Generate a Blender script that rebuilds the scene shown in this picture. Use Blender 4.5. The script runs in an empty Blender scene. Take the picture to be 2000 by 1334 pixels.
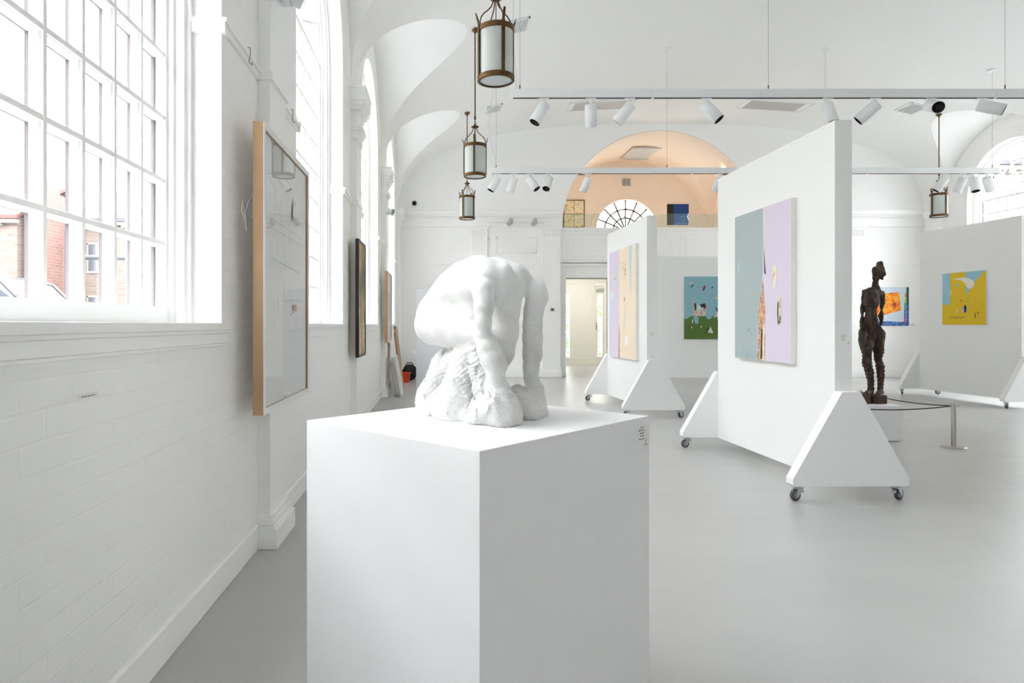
import bpy, math, random
import numpy as np
from mathutils import Vector, Matrix
random.seed(7)
SC = bpy.context.scene
COL = SC.collection
PI = math.pi
F = 1288.0            # focal length in pixels of the 2000-wide frame
CX, CY, H = 862.0, 634.0, 1.165

def pt(u, v, Y):
    """world point on the pixel ray (u, v) at depth Y - used to measure the place from the photograph"""
    return Vector(((u - CX) / F * Y, Y, H - (v - CY) / F * Y))

# ------------------------------------------------------------------ materials
def lin(c):
    def f(x):
        x /= 255.0
        return x / 12.92 if x <= 0.04045 else ((x + 0.055) / 1.055) ** 2.4
    return (f(c[0]), f(c[1]), f(c[2]), 1.0)

class NT:
    def __init__(s, name):
        s.m = bpy.data.materials.new(name); s.m.use_nodes = True
        s.t = s.m.node_tree; s.t.nodes.clear()
        s.out = s.n('ShaderNodeOutputMaterial')
    def n(s, typ, **kw):
        nd = s.t.nodes.new(typ)
        for k, v in kw.items():
            if k[0] == '_': setattr(nd, k[1:], v)
            else:
                key = k.replace('__', ' ')
                nd.inputs[int(key[1:]) if key[0] == 'i' and key[1:].isdigit() else key].default_value = v
        return nd
    def l(s, a, b): s.t.links.new(a, b)
    def bsdf(s, color=(.8, .8, .8, 1), rough=.5, metal=0.0, spec=.5):
        b = s.n('ShaderNodeBsdfPrincipled')
        b.inputs['Base Color'].default_value = color
        b.inputs['Roughness'].default_value = rough
        b.inputs['Metallic'].default_value = metal
        b.inputs['Specular IOR Level'].default_value = spec
        s.l(b.outputs[0], s.out.inputs[0]); s.b = b
        return b

def mat(name, rgb, rough=.5, metal=0.0, noise=0.0, scale=8.0, bump=0.0, bscale=None, spec=.5, stretch=None):
    """plain paint / metal with an optional noise variation of its colour and a noise bump"""
    t = NT(name); b = t.bsdf(lin(rgb), rough, metal, spec)
    if noise or bump:
        tc = t.n('ShaderNodeTexCoord')
        src = tc.outputs['Object']
        if stretch:
            mp = t.n('ShaderNodeMapping'); mp.inputs['Scale'].default_value = stretch
            t.l(src, mp.inputs[0]); src = mp.outputs[0]
    if noise:
        nz = t.n('ShaderNodeTexNoise', Scale=scale, Detail=5.0); t.l(src, nz.inputs[0])
        c = lin(rgb)
        rp = t.n('ShaderNodeValToRGB')
        rp.color_ramp.elements[0].position = .3; rp.color_ramp.elements[1].position = .7
        rp.color_ramp.elements[0].color = [max(0, x * (1 - noise)) for x in c[:3]] + [1]
        rp.color_ramp.elements[1].color = [min(1, x * (1 + noise)) for x in c[:3]] + [1]
        t.l(nz.outputs[0], rp.inputs[0]); t.l(rp.outputs[0], b.inputs['Base Color'])
    if bump:
        n2 = t.n('ShaderNodeTexNoise', Scale=bscale or scale, Detail=4.0); t.l(src, n2.inputs[0])
        bp = t.n('ShaderNodeBump', Strength=bump, Distance=.01)
        t.l(n2.outputs[0], bp.inputs['Height']); t.l(bp.outputs[0], b.inputs['Normal'])
    return t.m

def brick_mat(name, rgb, axis, bw=.215, bh=.0745, strength=.25, mortar=.010, rough=.55, rgb2=None, rgbm=None, dist=.006):
    """painted brick: brick texture in the wall's own plane drives a bump (and colours if given)"""
    t = NT(name); b = t.bsdf(lin(rgb), rough)
    tc = t.n('ShaderNodeTexCoord'); sp = t.n('ShaderNodeSeparateXYZ'); cb = t.n('ShaderNodeCombineXYZ')
    t.l(tc.outputs['Object'], sp.inputs[0]); t.l(sp.outputs[axis], cb.inputs[0]); t.l(sp.outputs[2], cb.inputs[1])
    nz = t.n('ShaderNodeTexNoise', Scale=3.0, Detail=3.0); t.l(cb.outputs[0], nz.inputs[0])
    mx = t.n('ShaderNodeVectorMath', _operation='MULTIPLY_ADD')
    mx.inputs[1].default_value = (.02, .02, 0); t.l(nz.outputs['Color'], mx.inputs[0]); t.l(cb.outputs[0], mx.inputs[2])
    br = t.n('ShaderNodeTexBrick', Scale=1.0)
    br.inputs['Brick Width'].default_value = bw; br.inputs['Row Height'].default_value = bh
    br.inputs['Mortar Size'].default_value = mortar * .5; br.inputs['Mortar Smooth'].default_value = .6
    br.inputs['Color1'].default_value = (1, 1, 1, 1); br.inputs['Color2'].default_value = (.75, .75, .75, 1)
    br.inputs['Mortar'].default_value = (0, 0, 0, 1)
    t.l(mx.outputs[0], br.inputs[0])
    n2 = t.n('ShaderNodeTexNoise', Scale=38.0, Detail=4.0); t.l(tc.outputs['Object'], n2.inputs[0])
    ad = t.n('ShaderNodeMath', _operation='MULTIPLY_ADD'); ad.inputs[1].default_value = .5
    t.l(n2.outputs[0], ad.inputs[0]); t.l(br.outputs['Color'], ad.inputs[2])
    bp = t.n('ShaderNodeBump', Strength=strength, Distance=dist)
    t.l(ad.outputs[0], bp.inputs['Height']); t.l(bp.outputs[0], b.inputs['Normal'])
    if rgb2:
        b2 = t.n('ShaderNodeTexBrick', Scale=1.0)
        for k in ('Brick Width', 'Row Height', 'Mortar Size'):
            b2.inputs[k].default_value = br.inputs[k].default_value
        b2.inputs['Color1'].default_value = lin(rgb); b2.inputs['Color2'].default_value = lin(rgb2)
        b2.inputs['Mortar'].default_value = lin(rgbm); t.l(mx.outputs[0], b2.inputs[0])
        t.l(b2.outputs['Color'], b.inputs['Base Color'])
    return t.m

def pane_mat(name, tint=(1, 1, 1, 1), rough=.0, ior=1.45):
    """thin window glass: clear with a Fresnel reflection"""
    t = NT(name)
    tr = t.n('ShaderNodeBsdfTransparent', Color=tint); gl = t.n('ShaderNodeBsdfGlossy', Roughness=rough)
    lw = t.n('ShaderNodeLayerWeight', Blend=.5); pw = t.n('ShaderNodeMath', _operation='POWER'); pw.inputs[1].default_value = 5.0
    f0 = ((ior - 1) / (ior + 1)) ** 2 * 1.9
    fr = t.n('ShaderNodeMath', _operation='MULTIPLY_ADD'); fr.inputs[1].default_value = 1 - f0; fr.inputs[2].default_value = f0
    t.l(lw.outputs['Facing'], pw.inputs[0]); t.l(pw.outputs[0], fr.inputs[0]); mx = t.n('ShaderNodeMixShader')
    t.l(fr.outputs[0], mx.inputs[0]); t.l(tr.outputs[0], mx.inputs[1]); t.l(gl.outputs[0], mx.inputs[2])
    t.l(mx.outputs[0], t.out.inputs[0])
    return t.m

def emit_mat(name, rgb, s):
    t = NT(name); e = t.n('ShaderNodeEmission', Color=lin(rgb), Strength=s); t.l(e.outputs[0], t.out.inputs[0])
    return t.m

M = {}
M['white'] = mat('white_wall_paint', (246, 246, 245), .55, bump=.05, bscale=60)
M['trim'] = mat('white_gloss_trim_paint', (246, 246, 245), .35)
M['plaster'] = mat('white_ceiling_plaster', (243, 243, 241), .8, noise=.01, scale=.6, bump=.04, bscale=30)
M['brickL'] = brick_mat('white_painted_brick', (246, 246, 245), 1)
M['brickB'] = brick_mat('white_painted_brick_end_wall', (246, 246, 245), 0)
M['panel'] = mat('white_panel_paint', (236, 237, 237), .5, bump=.03, bscale=90)
M['plinth'] = mat('matt_white_plinth_paint', (236, 236, 237), .5, noise=.01, scale=5, bump=.03, bscale=120)
M['cream'] = mat('cream_alcove_paint', (234, 222, 208), .7)
M['creamdoor'] = mat('cream_door_paint', (242, 241, 236), .45)
M['track'] = mat('white_track_metal', (232, 235, 236), .4)
M['black'] = mat('matt_black_lens', (8, 8, 9), .5)
M['slot'] = mat('dark_grey_slot', (70, 68, 66), .6)
M['brass'] = mat('aged_brass', (96, 74, 46), .45, metal=.8, noise=.35, scale=30)
M['steel'] = mat('brushed_steel', (178, 172, 166), .32, metal=.9)
M['zinc'] = mat('zinc_plated_steel', (196, 202, 205), .35, metal=.75)
M['rubber'] = mat('grey_caster_rubber', (74, 74, 79), .55)
M['hubgrey'] = mat('grey_caster_hub', (140, 142, 146), .45)
M['grille'] = mat('grey_vent_grille', (190, 186, 182), .55)
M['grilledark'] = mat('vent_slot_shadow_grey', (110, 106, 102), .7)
M['oak'] = mat('pale_maple_wood', (196, 158, 118), .5, noise=.10, scale=5, bump=.08, stretch=(1, 9, .6))
M['frameblack'] = mat('black_frame_paint', (22, 20, 19), .45)
M['framedark'] = mat('dark_brown_frame_wood', (62, 44, 32), .5)
M['framewhite'] = mat('white_picture_mount', (232, 233, 232), .5)
M['canvas'] = mat('white_canvas_edge', (228, 228, 224), .8, bump=.1, bscale=300)
M['ropecord'] = mat('dark_grey_cord', (58, 58, 58), .8)
M['wire'] = mat('thin_steel_wire', (168, 166, 164), .5, metal=.3)
M['flex'] = mat('white_flex_cable', (228, 226, 222), .5)
M['glass'] = pane_mat('clear_window_glass')
M['railglass'] = pane_mat('clear_balustrade_glass', (.90, .95, .93, 1))
M['pictureglass'] = pane_mat('picture_glass', ior=1.9)
M['ink'] = mat('black_ink', (40, 40, 40), .8)
M['leafgreen'] = mat('green_leaf_ink', (112, 140, 70), .8)

def floor_mat():
    t = NT('grey_painted_floor'); b = t.bsdf(lin((178, 178, 177)), .3)
    tc = t.n('ShaderNodeTexCoord')
    n1 = t.n('ShaderNodeTexNoise', Scale=.9, Detail=6.0, Roughness=.6); t.l(tc.outputs['Object'], n1.inputs[0])
    rp = t.n('ShaderNodeValToRGB'); e = rp.color_ramp.elements
    e[0].position = .25; e[1].position = .75; e[0].color = lin((172, 172, 171)); e[1].color = lin((183, 183, 181))
    t.l(n1.outputs[0], rp.inputs[0]); t.l(rp.outputs[0], b.inputs['Base Color'])
    mp = t.n('ShaderNodeMapping'); mp.inputs['Scale'].default_value = (.5, 3.2, 1); t.l(tc.outputs['Object'], mp.inputs[0])
    n2 = t.n('ShaderNodeTexNoise', Scale=3.0, Detail=5.0); t.l(mp.outputs[0], n2.inputs[0])
    r2 = t.n('ShaderNodeMapRange'); r2.inputs['To Min'].default_value = .24; r2.inputs['To Max'].default_value = .40
    t.l(n2.outputs[0], r2.inputs[0]); t.l(r2.outputs[0], b.inputs['Roughness'])
    bp = t.n('ShaderNodeBump', Strength=.05, Distance=.02); t.l(n2.outputs[0], bp.inputs['Height']); t.l(bp.outputs[0], b.inputs['Normal'])
    return t.m
M['floor'] = floor_mat()

# ------------------------------------------------------------------ mesh builder
class MB:
    def __init__(s): s.v = []; s.f = []; s.mi = []; s.sm = []
    def add(s, vs, fs, mi=0, smooth=False, mx=None):
        b = len(s.v)
        for p in vs:
            p = Vector(p)
            s.v.append(mx @ p if mx else p)
        for f in fs:
            s.f.append([b + i for i in f]); s.mi.append(mi); s.sm.append(smooth)
        return s
    def box(s, lo, hi, mi=0, mx=None):
        (a, b, c), (d, e, g) = lo, hi
        return s.add([(a, b, c), (d, b, c), (d, e, c), (a, e, c), (a, b, g), (d, b, g), (d, e, g), (a, e, g)],
              [(0, 3, 2, 1), (4, 5, 6, 7), (0, 1, 5, 4), (1, 2, 6, 5), (2, 3, 7, 6), (3, 0, 4, 7)], mi, mx=mx)
    def prism(s, poly, depth, fn, mi=0, mx=None):
        """poly: 2-D outline; fn(a, b, d) -> 3-D; extruded from depth[0] to depth[1]"""
        n = len(poly)
        vs = [fn(a, b, depth[0]) for a, b in poly] + [fn(a, b, depth[1]) for a, b in poly]
        fs = [list(range(n))[::-1], list(range(n, 2 * n))] + [(i, (i + 1) % n, n + (i + 1) % n, n + i) for i in range(n)]
        return s.add(vs, fs, mi, mx=mx)
    def lathe(s, prof, n=24, mi=0, mx=None, smooth=True, cap=True):
        vs = []; fs = []
        m = len(prof)
        for i in range(n):
            a = 2 * PI * i / n
            for r, z in prof: vs.append((r * math.cos(a), r * math.sin(a), z))
        for i in range(n):
            j = (i + 1) % n
            for k in range(m - 1): fs.append((i * m + k, j * m + k, j * m + k + 1, i * m + k + 1))
        s.add(vs, fs, mi, smooth, mx)
        if cap:
            for k, flip in ((0, True), (m - 1, False)):
                if prof[k][0] > 1e-6:
                    ring = [(prof[k][0] * math.cos(2 * PI * i / n), prof[k][0] * math.sin(2 * PI * i / n), prof[k][1]) for i in range(n)]
                    s.add(ring, [list(range(n))[::-1] if flip else list(range(n))], mi, False, mx)
        return s
    def tube(s, pts, r, n=8, mi=0, mx=None, cap=True, closed=False):
        pts = [Vector(p) for p in pts]; m = len(pts)
        rs = r if isinstance(r, (list, tuple)) else [r] * m
        vs = []; up = None
        for i, p in enumerate(pts):
            if closed: d = pts[(i + 1) % m] - pts[i - 1]
            else: d = pts[min(i + 1, m - 1)] - pts[max(i - 1, 0)]
            d.normalize()
            if up is None:
                up = Vector((0, 0, 1)) if abs(d.z) < .9 else Vector((1, 0, 0))
            a = d.cross(up).normalized(); up = a.cross(d).normalized()
            for k in range(n):
                t = 2 * PI * k / n
                vs.append(p + (a * math.cos(t) + up * math.sin(t)) * rs[i])
        fs = []
        for i in range(m if closed else m - 1):
            j = (i + 1) % m
            for k in range(n):
                l = (k + 1) % n
                fs.append((i * n + k, i * n + l, j * n + l, j * n + k))
        s.add(vs, fs, mi, True, mx)
        if cap and not closed:
            s.add(vs[:n], [list(range(n))[::-1]], mi, False, mx); s.add(vs[-n:], [list(range(n))], mi, False, mx)
        return s
    def ribbon(s, path, prof, closed_prof=True, mi=0, smooth=False):
        """path: list of functions/frames mapping a profile point to 3-D; prof: profile points"""
        m = len(prof); vs = []; fs = []
        for fr in path:
            for p in prof: vs.append(fr(*p))
        for i in range(len(path) - 1):
            for k in range(m if closed_prof else m - 1):
                l = (k + 1) % m
                fs.append((i * m + k, i * m + l, (i + 1) * m + l, (i + 1) * m + k))
        s.add(vs, fs, mi, smooth)
        if closed_prof:
            s.add(vs[:m], [list(range(m))[::-1]], mi); s.add(vs[-m:], [list(range(m))], mi)
        return s
    def build(s, name, mats, parent=None, bevel=0.0, loc=None, seg=2):
        me = bpy.data.meshes.new(name)
        me.from_pydata([tuple(p) for p in s.v], [], s.f)
        if not isinstance(mats, (list, tuple)): mats = [mats]
        for m in mats: me.materials.append(m)
        me.polygons.foreach_set('material_index', s.mi)
        me.polygons.foreach_set('use_smooth', s.sm)
        me.update()
        o = bpy.data.objects.new(name, me); COL.objects.link(o)
        if parent: o.parent = parent
        if loc: o.location = loc
        if bevel:
            b = o.modifiers.new('bevel', 'BEVEL'); b.width = bevel; b.segments = seg; b.limit_method = 'ANGLE'; b.angle_limit = .6
        return o

def thing(name, label, cat, loc=(0, 0, 0), rotz=0.0, group=None):
    o = bpy.data.objects.new(name, None); COL.objects.link(o)
    o.empty_display_size = .1
    o.location = loc; o.rotation_euler = (0, 0, rotz)
    return tag(o, label, cat, group)
def tag(o, label, cat, group=None):
    o['label'] = label; o['category'] = cat
    if group: o['group'] = group
    return o
def struct(o):
    o['kind'] = 'structure'; return o
def dup(root, loc, rotz=None, label=None, group=None):
    r = root.copy(); COL.objects.link(r); r.location = loc
    if rotz is not None: r.rotation_euler = (0, 0, rotz)
    if label: r['label'] = label
    if group: r['group'] = group
    for ch in list(root.children):
        c = ch.copy(); COL.objects.link(c); c.parent = r
        for g in list(ch.children):
            d = g.copy(); COL.objects.link(d); d.parent = c
    return r
XY = lambda a, b, d: (a, b, d)
XZ = lambda a, b, d: (a, d, b)
YZ = lambda a, b, d: (d, a, b)
# ------------------------------------------------------------------ the hall
XL, XR, XC = -0.96, 10.76, 4.90
YB, YF = 14.70, -7.0
ZS = 3.66                                  # springing line
BAYS = [-5.23, -1.69, 1.85, 5.39, 8.93, 12.47]  # first bay lies unseen behind the camera, added for its window light
PIL = [-7.0 + .18, -3.46, 0.08, 3.62, 7.16, 10.70, 14.24]
RB = 3                                     # right windows start here; unseen bays before it are left solid to cut light
HW = 1.03                                  # half width of the masonry window opening
VA, VB, VN = 5.86, 1.99, 2.5               # main vault: half width, rise, superellipse exponent
LH, LR = 1.595, 1.47                       # lunette half width and rise

def vault_z(x):
    t = min(1, abs(x - XC) / VA)
    return ZS + VB * (1 - t ** VN) ** (1 / VN)
def ceil_z(x, y):
    z = vault_z(x)
    for b in BAYS:
        d = abs(y - b)
        if d < LH: z = max(z, ZS + LR * math.sqrt(1 - (d / LH) ** 2))
    return z

M['greywall'] = mat('light_grey_wall_paint', (226, 226, 226), .7)
fl = MB(); fl.box((XL - .4, YF - .3, -.12), (XR + .4, 19.3, 0)); struct(fl.build('floor', M['floor']))

# barrel vault with a lunette over each window; the groin is a real edge
def build_ceiling():
    mb = MB()
    ys = []
    for b in BAYS:
        ys.append((b - 1.77, None))
        for i in range(37):
            t = -PI / 2 + PI * i / 36
            dy = LH * math.sin(t)
            ys.append((b + dy, LR * math.cos(t)))
    ys.append((BAYS[-1] + 1.77, None)); ys.append((YB + .02, None))
    NM, NL = 30, 5
    for side in (-1, 1):
        rows = []; lrows = []
        for y, c in ys:
            c = c or 0.0
            tg = math.asin(min(1, (c / VB) ** (VN / 2))) if c > 1e-6 else 0.0
            row = []
            for k in range(NM + 1):
                t = tg + (PI / 2 - tg) * (k / NM)
                row.append((XC + side * VA * max(0, math.cos(t)) ** (2 / VN), y, ZS + VB * math.sin(t) ** (2 / VN)))
            rows.append(row)
            xg = row[0][0]; xw = XC + side * (VA + .02)
            lrows.append([(xw + (xg - xw) * k / NL, y, ZS + c) for k in range(NL + 1)])
        vs = [p for r in rows for p in r]; n = NM + 1
        fs = [(i * n + k, i * n + k + 1, (i + 1) * n + k + 1, (i + 1) * n + k) for i in range(len(rows) - 1) for k in range(NM)]
        mb.add(vs, fs, 0, True)
        vs = [p for r in lrows for p in r]; n = NL + 1
        fs = [(i * n + k, i * n + k + 1, (i + 1) * n + k + 1, (i + 1) * n + k) for i in range(len(lrows) - 1) for k in range(NL)
              if ys[i][1] is not None and ys[i + 1][1] is not None]
        mb.add(vs, fs, 0, True)
    return struct(mb.build('ceiling', M['plaster']))
build_ceiling()

# side walls with arched openings, inner face, reveal and outer face
SILL = 1.165
def arch_pts(c, hw, zs, n=28):
    return [(c - hw * math.cos(PI * i / n), zs + hw * math.sin(PI * i / n)) for i in range(n + 1)]
def wall_with_arches(name, m, x_in, x_out, y0, y1, ztop, bays, fn, bottom=SILL, zs=ZS, hw=HW, zb=0):
    mb = MB()
    def face(x):
        edges = [y0] + [v for b in bays for v in (b - hw, b + hw)] + [y1]
        for i in range(0, len(edges), 2):
            a, b = edges[i], edges[i + 1]
            mb.add([fn(a, zb, x), fn(b, zb, x), fn(b, ztop, x), fn(a, ztop, x)], [(0, 1, 2, 3)])
        for b in bays:
            if bottom > 0:
                mb.add([fn(b - hw, zb, x), fn(b + hw, zb, x), fn(b + hw, bottom, x), fn(b - hw, bottom, x)], [(0, 1, 2, 3)])
            ap = arch_pts(b, hw, zs)
            for (p, q) in zip(ap[:-1], ap[1:]):
                mb.add([fn(p[0], p[1], x), fn(q[0], q[1], x), fn(q[0], ztop, x), fn(p[0], ztop, x)], [(0, 1, 2, 3)])
    face(x_in); face(x_out)
    for b in bays:
        loop = [(b - hw, bottom)] + arch_pts(b, hw, zs) + [(b + hw, bottom)]
        if bottom > 0: loop.append((b - hw, bottom))
        for p, q in zip(loop[:-1], loop[1:]):
            mb.add([fn(*p, x_in), fn(*q, x_in), fn(*q, x_out), fn(*p, x_out)], [(0, 1, 2, 3)])
    mb.add([fn(y0, ztop, x_in), fn(y1, ztop, x_in), fn(y1, ztop, x_out), fn(y0, ztop, x_out)], [(0, 1, 2, 3)])
    return struct(mb.build(name, m))
wall_with_arches('wall_left', M['brickL'], XL, XL - .42, YF, YB + .4, 5.35, BAYS, YZ)
wall_with_arches('wall_right', M['brickL'], XR, XR + .42, YF, YB + .4, 5.35, BAYS[RB:], YZ)
# end wall behind the camera
mb = MB(); mb.box((XL - .42, YF - .3, 0), (XR + .42, YF, 5.8)); struct(mb.build('wall_front', M['greywall']))
# end wall with the tall arched recess of the balcony
AX, AR, AZ = 4.88, 2.20, 3.30
wall_with_arches('wall_back', M['brickB'], YB, YB + .32, XL - .42, XR + .42, 5.9, [AX], XZ, bottom=0, zs=AZ, hw=AR)

M['barbrown'] = mat('brown_glazing_bars', (92, 72, 60), .5)
M['putty'] = mat('dark_window_putty', (96, 86, 90), .7)
# windows ------------------------------------------------------------
def bar(mb, p, q, w, d0, d1, nose, fn):
    """straight glazing bar from p to q in the window plane; w wide, deep d0..d1, with a narrow nose to the room"""
    p = Vector(p); q = Vector(q); t = (q - p).normalized(); nrm = Vector((-t.y, t.x))
    prof = [(-w / 2, d1), (w / 2, d1), (w / 2, d0 + .012), (nose / 2, d0 + .006), (nose / 2, d0), (-nose / 2, d0), (-nose / 2, d0 + .006), (-w / 2, d0 + .012)]
    fr = []
    for c in (p, q):
        fr.append(lambda o, d, c=c: fn(c.x + nrm.x * o, c.y + nrm.y * o, d))
    mb.ribbon(fr, prof)
def arc_bar(mb, c, r, a0, a1, w, d0, d1, nose, fn, n=20):
    prof = [(-w / 2, d1), (w / 2, d1), (w / 2, d0 + .012), (nose / 2, d0 + .006), (nose / 2, d0), (-nose / 2, d0), (-nose / 2, d0 + .006), (-w / 2, d0 + .012)]
    fr = []
    for i in range(n + 1):
        a = a0 + (a1 - a0) * i / n
        fr.append(lambda o, d, a=a: fn(c[0] + (r + o) * math.cos(a), c[1] + (r + o) * math.sin(a), d))
    mb.ribbon(fr, prof, smooth=False)
def fan(mb, c, R, fn, d0, d1, rings, nsp=8, w=.024, nose=.012):
    for r in rings: arc_bar(mb, c, r, 0, PI, w, d0, d1, nose, fn)
    for k in range(1, nsp):
        a = PI * k / nsp
        r0 = rings[0]
        bar(mb, (c[0] + r0 * math.cos(a), c[1] + r0 * math.sin(a)), (c[0] + R * math.cos(a), c[1] + R * math.sin(a)), w, d0, d1, nose, fn)
def build_window(idx, yc, side):
    xw = XL if side < 0 else XR
    fn = lambda a, b, d: (side * d, a, b)                # local: d grows outwards from the wall face
    root = bpy.data.objects.new('window_%d' % idx, None); COL.objects.link(root); root.location = (xw, yc, 0); struct(root)
    GH, ZG = .952, 1.240
    mb = MB()
    # moulded casing swept round the opening
    prof = [(0, .30), (0, .126), (.024, .126), (.028, .140), (.044, .146), (.048, .178), (.060, .186), (.064, .205), (.078, .21), (.078, .30)]
    fr = [lambda o, d: fn(-(HW - o), SILL, d)]
    for i in range(33):
        a = PI - PI * i / 32
        fr.append(lambda o, d, a=a: fn((HW - o) * math.cos(a), ZS + (HW - o) * math.sin(a), d))
    fr.append(lambda o, d: fn((HW - o), SILL, d))
    mb.ribbon(fr, prof)
    mb.box(fn(-.96, SILL, .205) if side > 0 else fn(-.96, SILL, .285), fn(.96, ZG, .285) if side > 0 else fn(.96, ZG, .205))
    f = mb.build('window_frame', M['trim'], root); f.data.name = 'window_frame'
    mb = MB()
    px, pz, n = .2116, .268, 9
    d0, d1 = .215, .262
    for i in range(1, n): bar(mb, (-GH + i * px, ZG), (-GH + i * px, ZS), .028, d0, d1, .018, fn)
    for j in range(1, n): bar(mb, (-GH, ZG + j * pz), (GH, ZG + j * pz), .028, d0 + .001, d1 - .001, .018, fn)
    bar(mb, (-GH, ZS), (GH, ZS), .042, d0 - .004, d1, .03, fn)
    fan(mb, (0, ZS), GH, fn, d0, d1, [.2, .42, .65], 8)
    mb.build('glazing_bars', M['trim'], root)
    mb = MB()                                            # dark putty line outside the glass
    for i in range(0, n + 1): bar(mb, (-GH + i * px, ZG), (-GH + i * px, ZS), .0295, .256, .266, .0285, fn)
    for j in range(1, n): bar(mb, (-GH, ZG + j * pz), (GH, ZG + j * pz), .0285, .257, .265, .0275, fn)
    mb.build('glazing_putty', M['putty'], root)
    mb = MB()
    loop = [(-GH - .01, ZG - .01)] + [(-(GH + .01) * math.cos(PI * i / 24), ZS + (GH + .01) * math.sin(PI * i / 24)) for i in range(25)] + [(GH + .01, ZG - .01)]
    mb.add([fn(a, b, .246) for a, b in loop], [list(range(len(loop)))])
    mb.build('window_pane', M['glass'], root)
    mb = MB()                                            # sill with a moulded apron
    s0, s1 = (-.045, .21) if side > 0 else (.21, -.045)
    e = 1.105
    def sb(a0, a1, z0, z1, dp):
        lo = min(-dp * side, .21 * side); hi = max(-dp * side, .21 * side)
        return (lo, a0, z0), (hi, a1, z1)
    def sill_run(dp, z0, z1, e):
        lo = min(-dp * side, .005 * side); hi = max(-dp * side, .005 * side)
        mb.box((lo, -e, z0), (hi, e, z1))
    sill_run(.030, 1.142, 1.172, e); sill_run(.020, 1.128, 1.142, e - .012)
    sill_run(.010, 1.085, 1.128, e - .018); sill_run(.018, 1.074, 1.085, e - .012)
    lo = min(0, .21 * side); hi = max(0, .21 * side)
    mb.box((lo, -HW + .001, 1.15), (hi, HW - .001, 1.172))
    mb.build('window_sill', M['trim'], root, bevel=.003)
    # small impost block and picture-rail band returning into the reveal
    mb = MB()
    for s in (-1, 1):
        a0, a1 = sorted((s * (HW + .012), s * (HW - .022)))
        lo = min(-.022 * side, .122 * side); hi = max(-.022 * side, .122 * side)
        mb.box((lo, a0, 2.436), (hi, a1, 2.488))
        mb.box((min(-.03 * side, .121 * side), a0 - .004, 2.480), (max(-.03 * side, .121 * side), a1 + .004, 2.497))
    mb.build('reveal_band', M['trim'], root)
    return root
wi = 1
for side in (-1, 1):
    for b in (BAYS if side < 0 else BAYS[RB:]):
        build_window(wi, b, side); wi += 1

# pilasters ----------------------------------------------------------
TN = [1]
def trim(mb, m='trim', bevel=.004):
    o = mb.build('trim_%d' % TN[0], M[m], bevel=bevel); TN[0] += 1
    return struct(o)
def base_blocks(mb, bx):
    """bx(proud, widen, z0, z1)"""
    bx(.112, .034, 0, .105); bx(.100, .026, .105, .118); bx(.092, .022, .118, .15); bx(.080, .012, .15, .172)
def pilaster(mb, bx, base=True):
    bx(.066, 0, 0, ZS)
    if base: base_blocks(mb, bx)
    bx(.078, .010, 3.105, 3.135); bx(.084, .016, 3.135, 3.215); bx(.100, .030, 3.215, 3.245); bx(.122, .046, 3.245, 3.285)
    bx(.074, .006, 3.285, 3.39); bx(.100, .030, 3.39, 3.43); bx(.125, .055, 3.43, 3.475); bx(.150, .085, 3.475, 3.52); bx(.165, .095, 3.52, 3.64); bx(.175, .105, 3.64, ZS)
for side, xw in ((-1, XL), (1, XR)):
    for y in PIL:
        mb = MB()
        def bx(p, w, z0, z1):
            lo, hi = sorted((xw + side * .01, xw - side * p))
            y1 = min(y + .175 + w, YB - .005)
            mb.box((lo, max(y - .175 - w, YF), z0), (hi, y1, z1))
        pilaster(mb, bx); trim(mb)
    # picture rail and plain base course, bay by bay
    mb = MB(); mb2 = MB()
    for b in BAYS:
        for a0, a1 in ((b - 1.595, b - HW - .012), (b + HW + .012, b + 1.595)):
            lo, hi = sorted((xw + side * .01, xw - side * .016)); mb.box((lo, a0, 2.440), (hi, a1, 2.470))
            lo, hi = sorted((xw + side * .01, xw - side * .028)); mb.box((lo, a0, 2.470), (hi, a1, 2.488))
        lo, hi = sorted((xw + side * .01, xw - side * .012)); mb2.box((lo, b - 1.595, 0), (hi, b + 1.595, .125))
    for y in PIL[1:-1]:
        lo, hi = sorted((xw, xw - side * .082)); mb.box((lo, y - .19, 2.440), (hi, y + .19, 2.486))
    trim(mb, bevel=.002)
    struct(mb2.build('baseboard_left' if side < 0 else 'baseboard_right', M['white'], bevel=.004))

# end wall dressing: pilasters, entablature, panels, base ---------------
def endwall_run(x0, x1, pils, panel):
    mb = MB()
    def hb(p, z0, z1, a=x0, b=x1): mb.box((a, YB - p, z0), (b, YB + .01, z1))
    hb(.05, 3.34, 3.36); hb(.03, 3.36, 3.53); hb(.055, 3.53, 3.56); hb(.10, 3.56, 3.60); hb(.14, 3.60, 3.675); hb(.15, 3.675, 3.70)
    hb(.02, 2.485, 2.51); hb(.03, 2.51, 2.525)
    trim(mb)
    for a, b in pils:
        mb = MB()
        def bx(p, w, z0, z1): mb.box((a - w, YB - p * .9, z0), (b + w * .9, YB + .01, z1))
        bx(.08, 0, 0, 3.34); bx(.12, .03, 0, .13); bx(.10, .02, .13, .16)
        bx(.092, .008, 3.12, 3.14)
        n = 9
        for k in range(n):
            xx = a + (b - a) * (k + .5) / n; mb.box((xx - .014, YB - .086, 3.14), (xx + .014, YB, 3.26))
        bx(.10, .02, 3.26, 3.30); bx(.115, .035, 3.30, 3.34)
        trim(mb)
    a, b, z0, z1 = panel
    mb = MB()
    for (p, q, r, s) in ((a, b, z1 - .03, z1), (a, b, z0, z0 + .03), (a, a + .03, z0, z1), (b - .03, b, z0, z1)):
        mb.box((p, YB - .02, r), (q, YB + .01, s))
    trim(mb)
    mb = MB(); mb.box((x0, YB - .05, 0), (x1, YB + .01, .17)); mb.box((x0, YB - .035, .17), (x1, YB + .01, .20))
    return mb
mb = endwall_run(XL + .0, AX - AR, [(.66, 1.02), (2.24, 2.64)], (1.22, 2.12, 2.75, 3.12))
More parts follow.
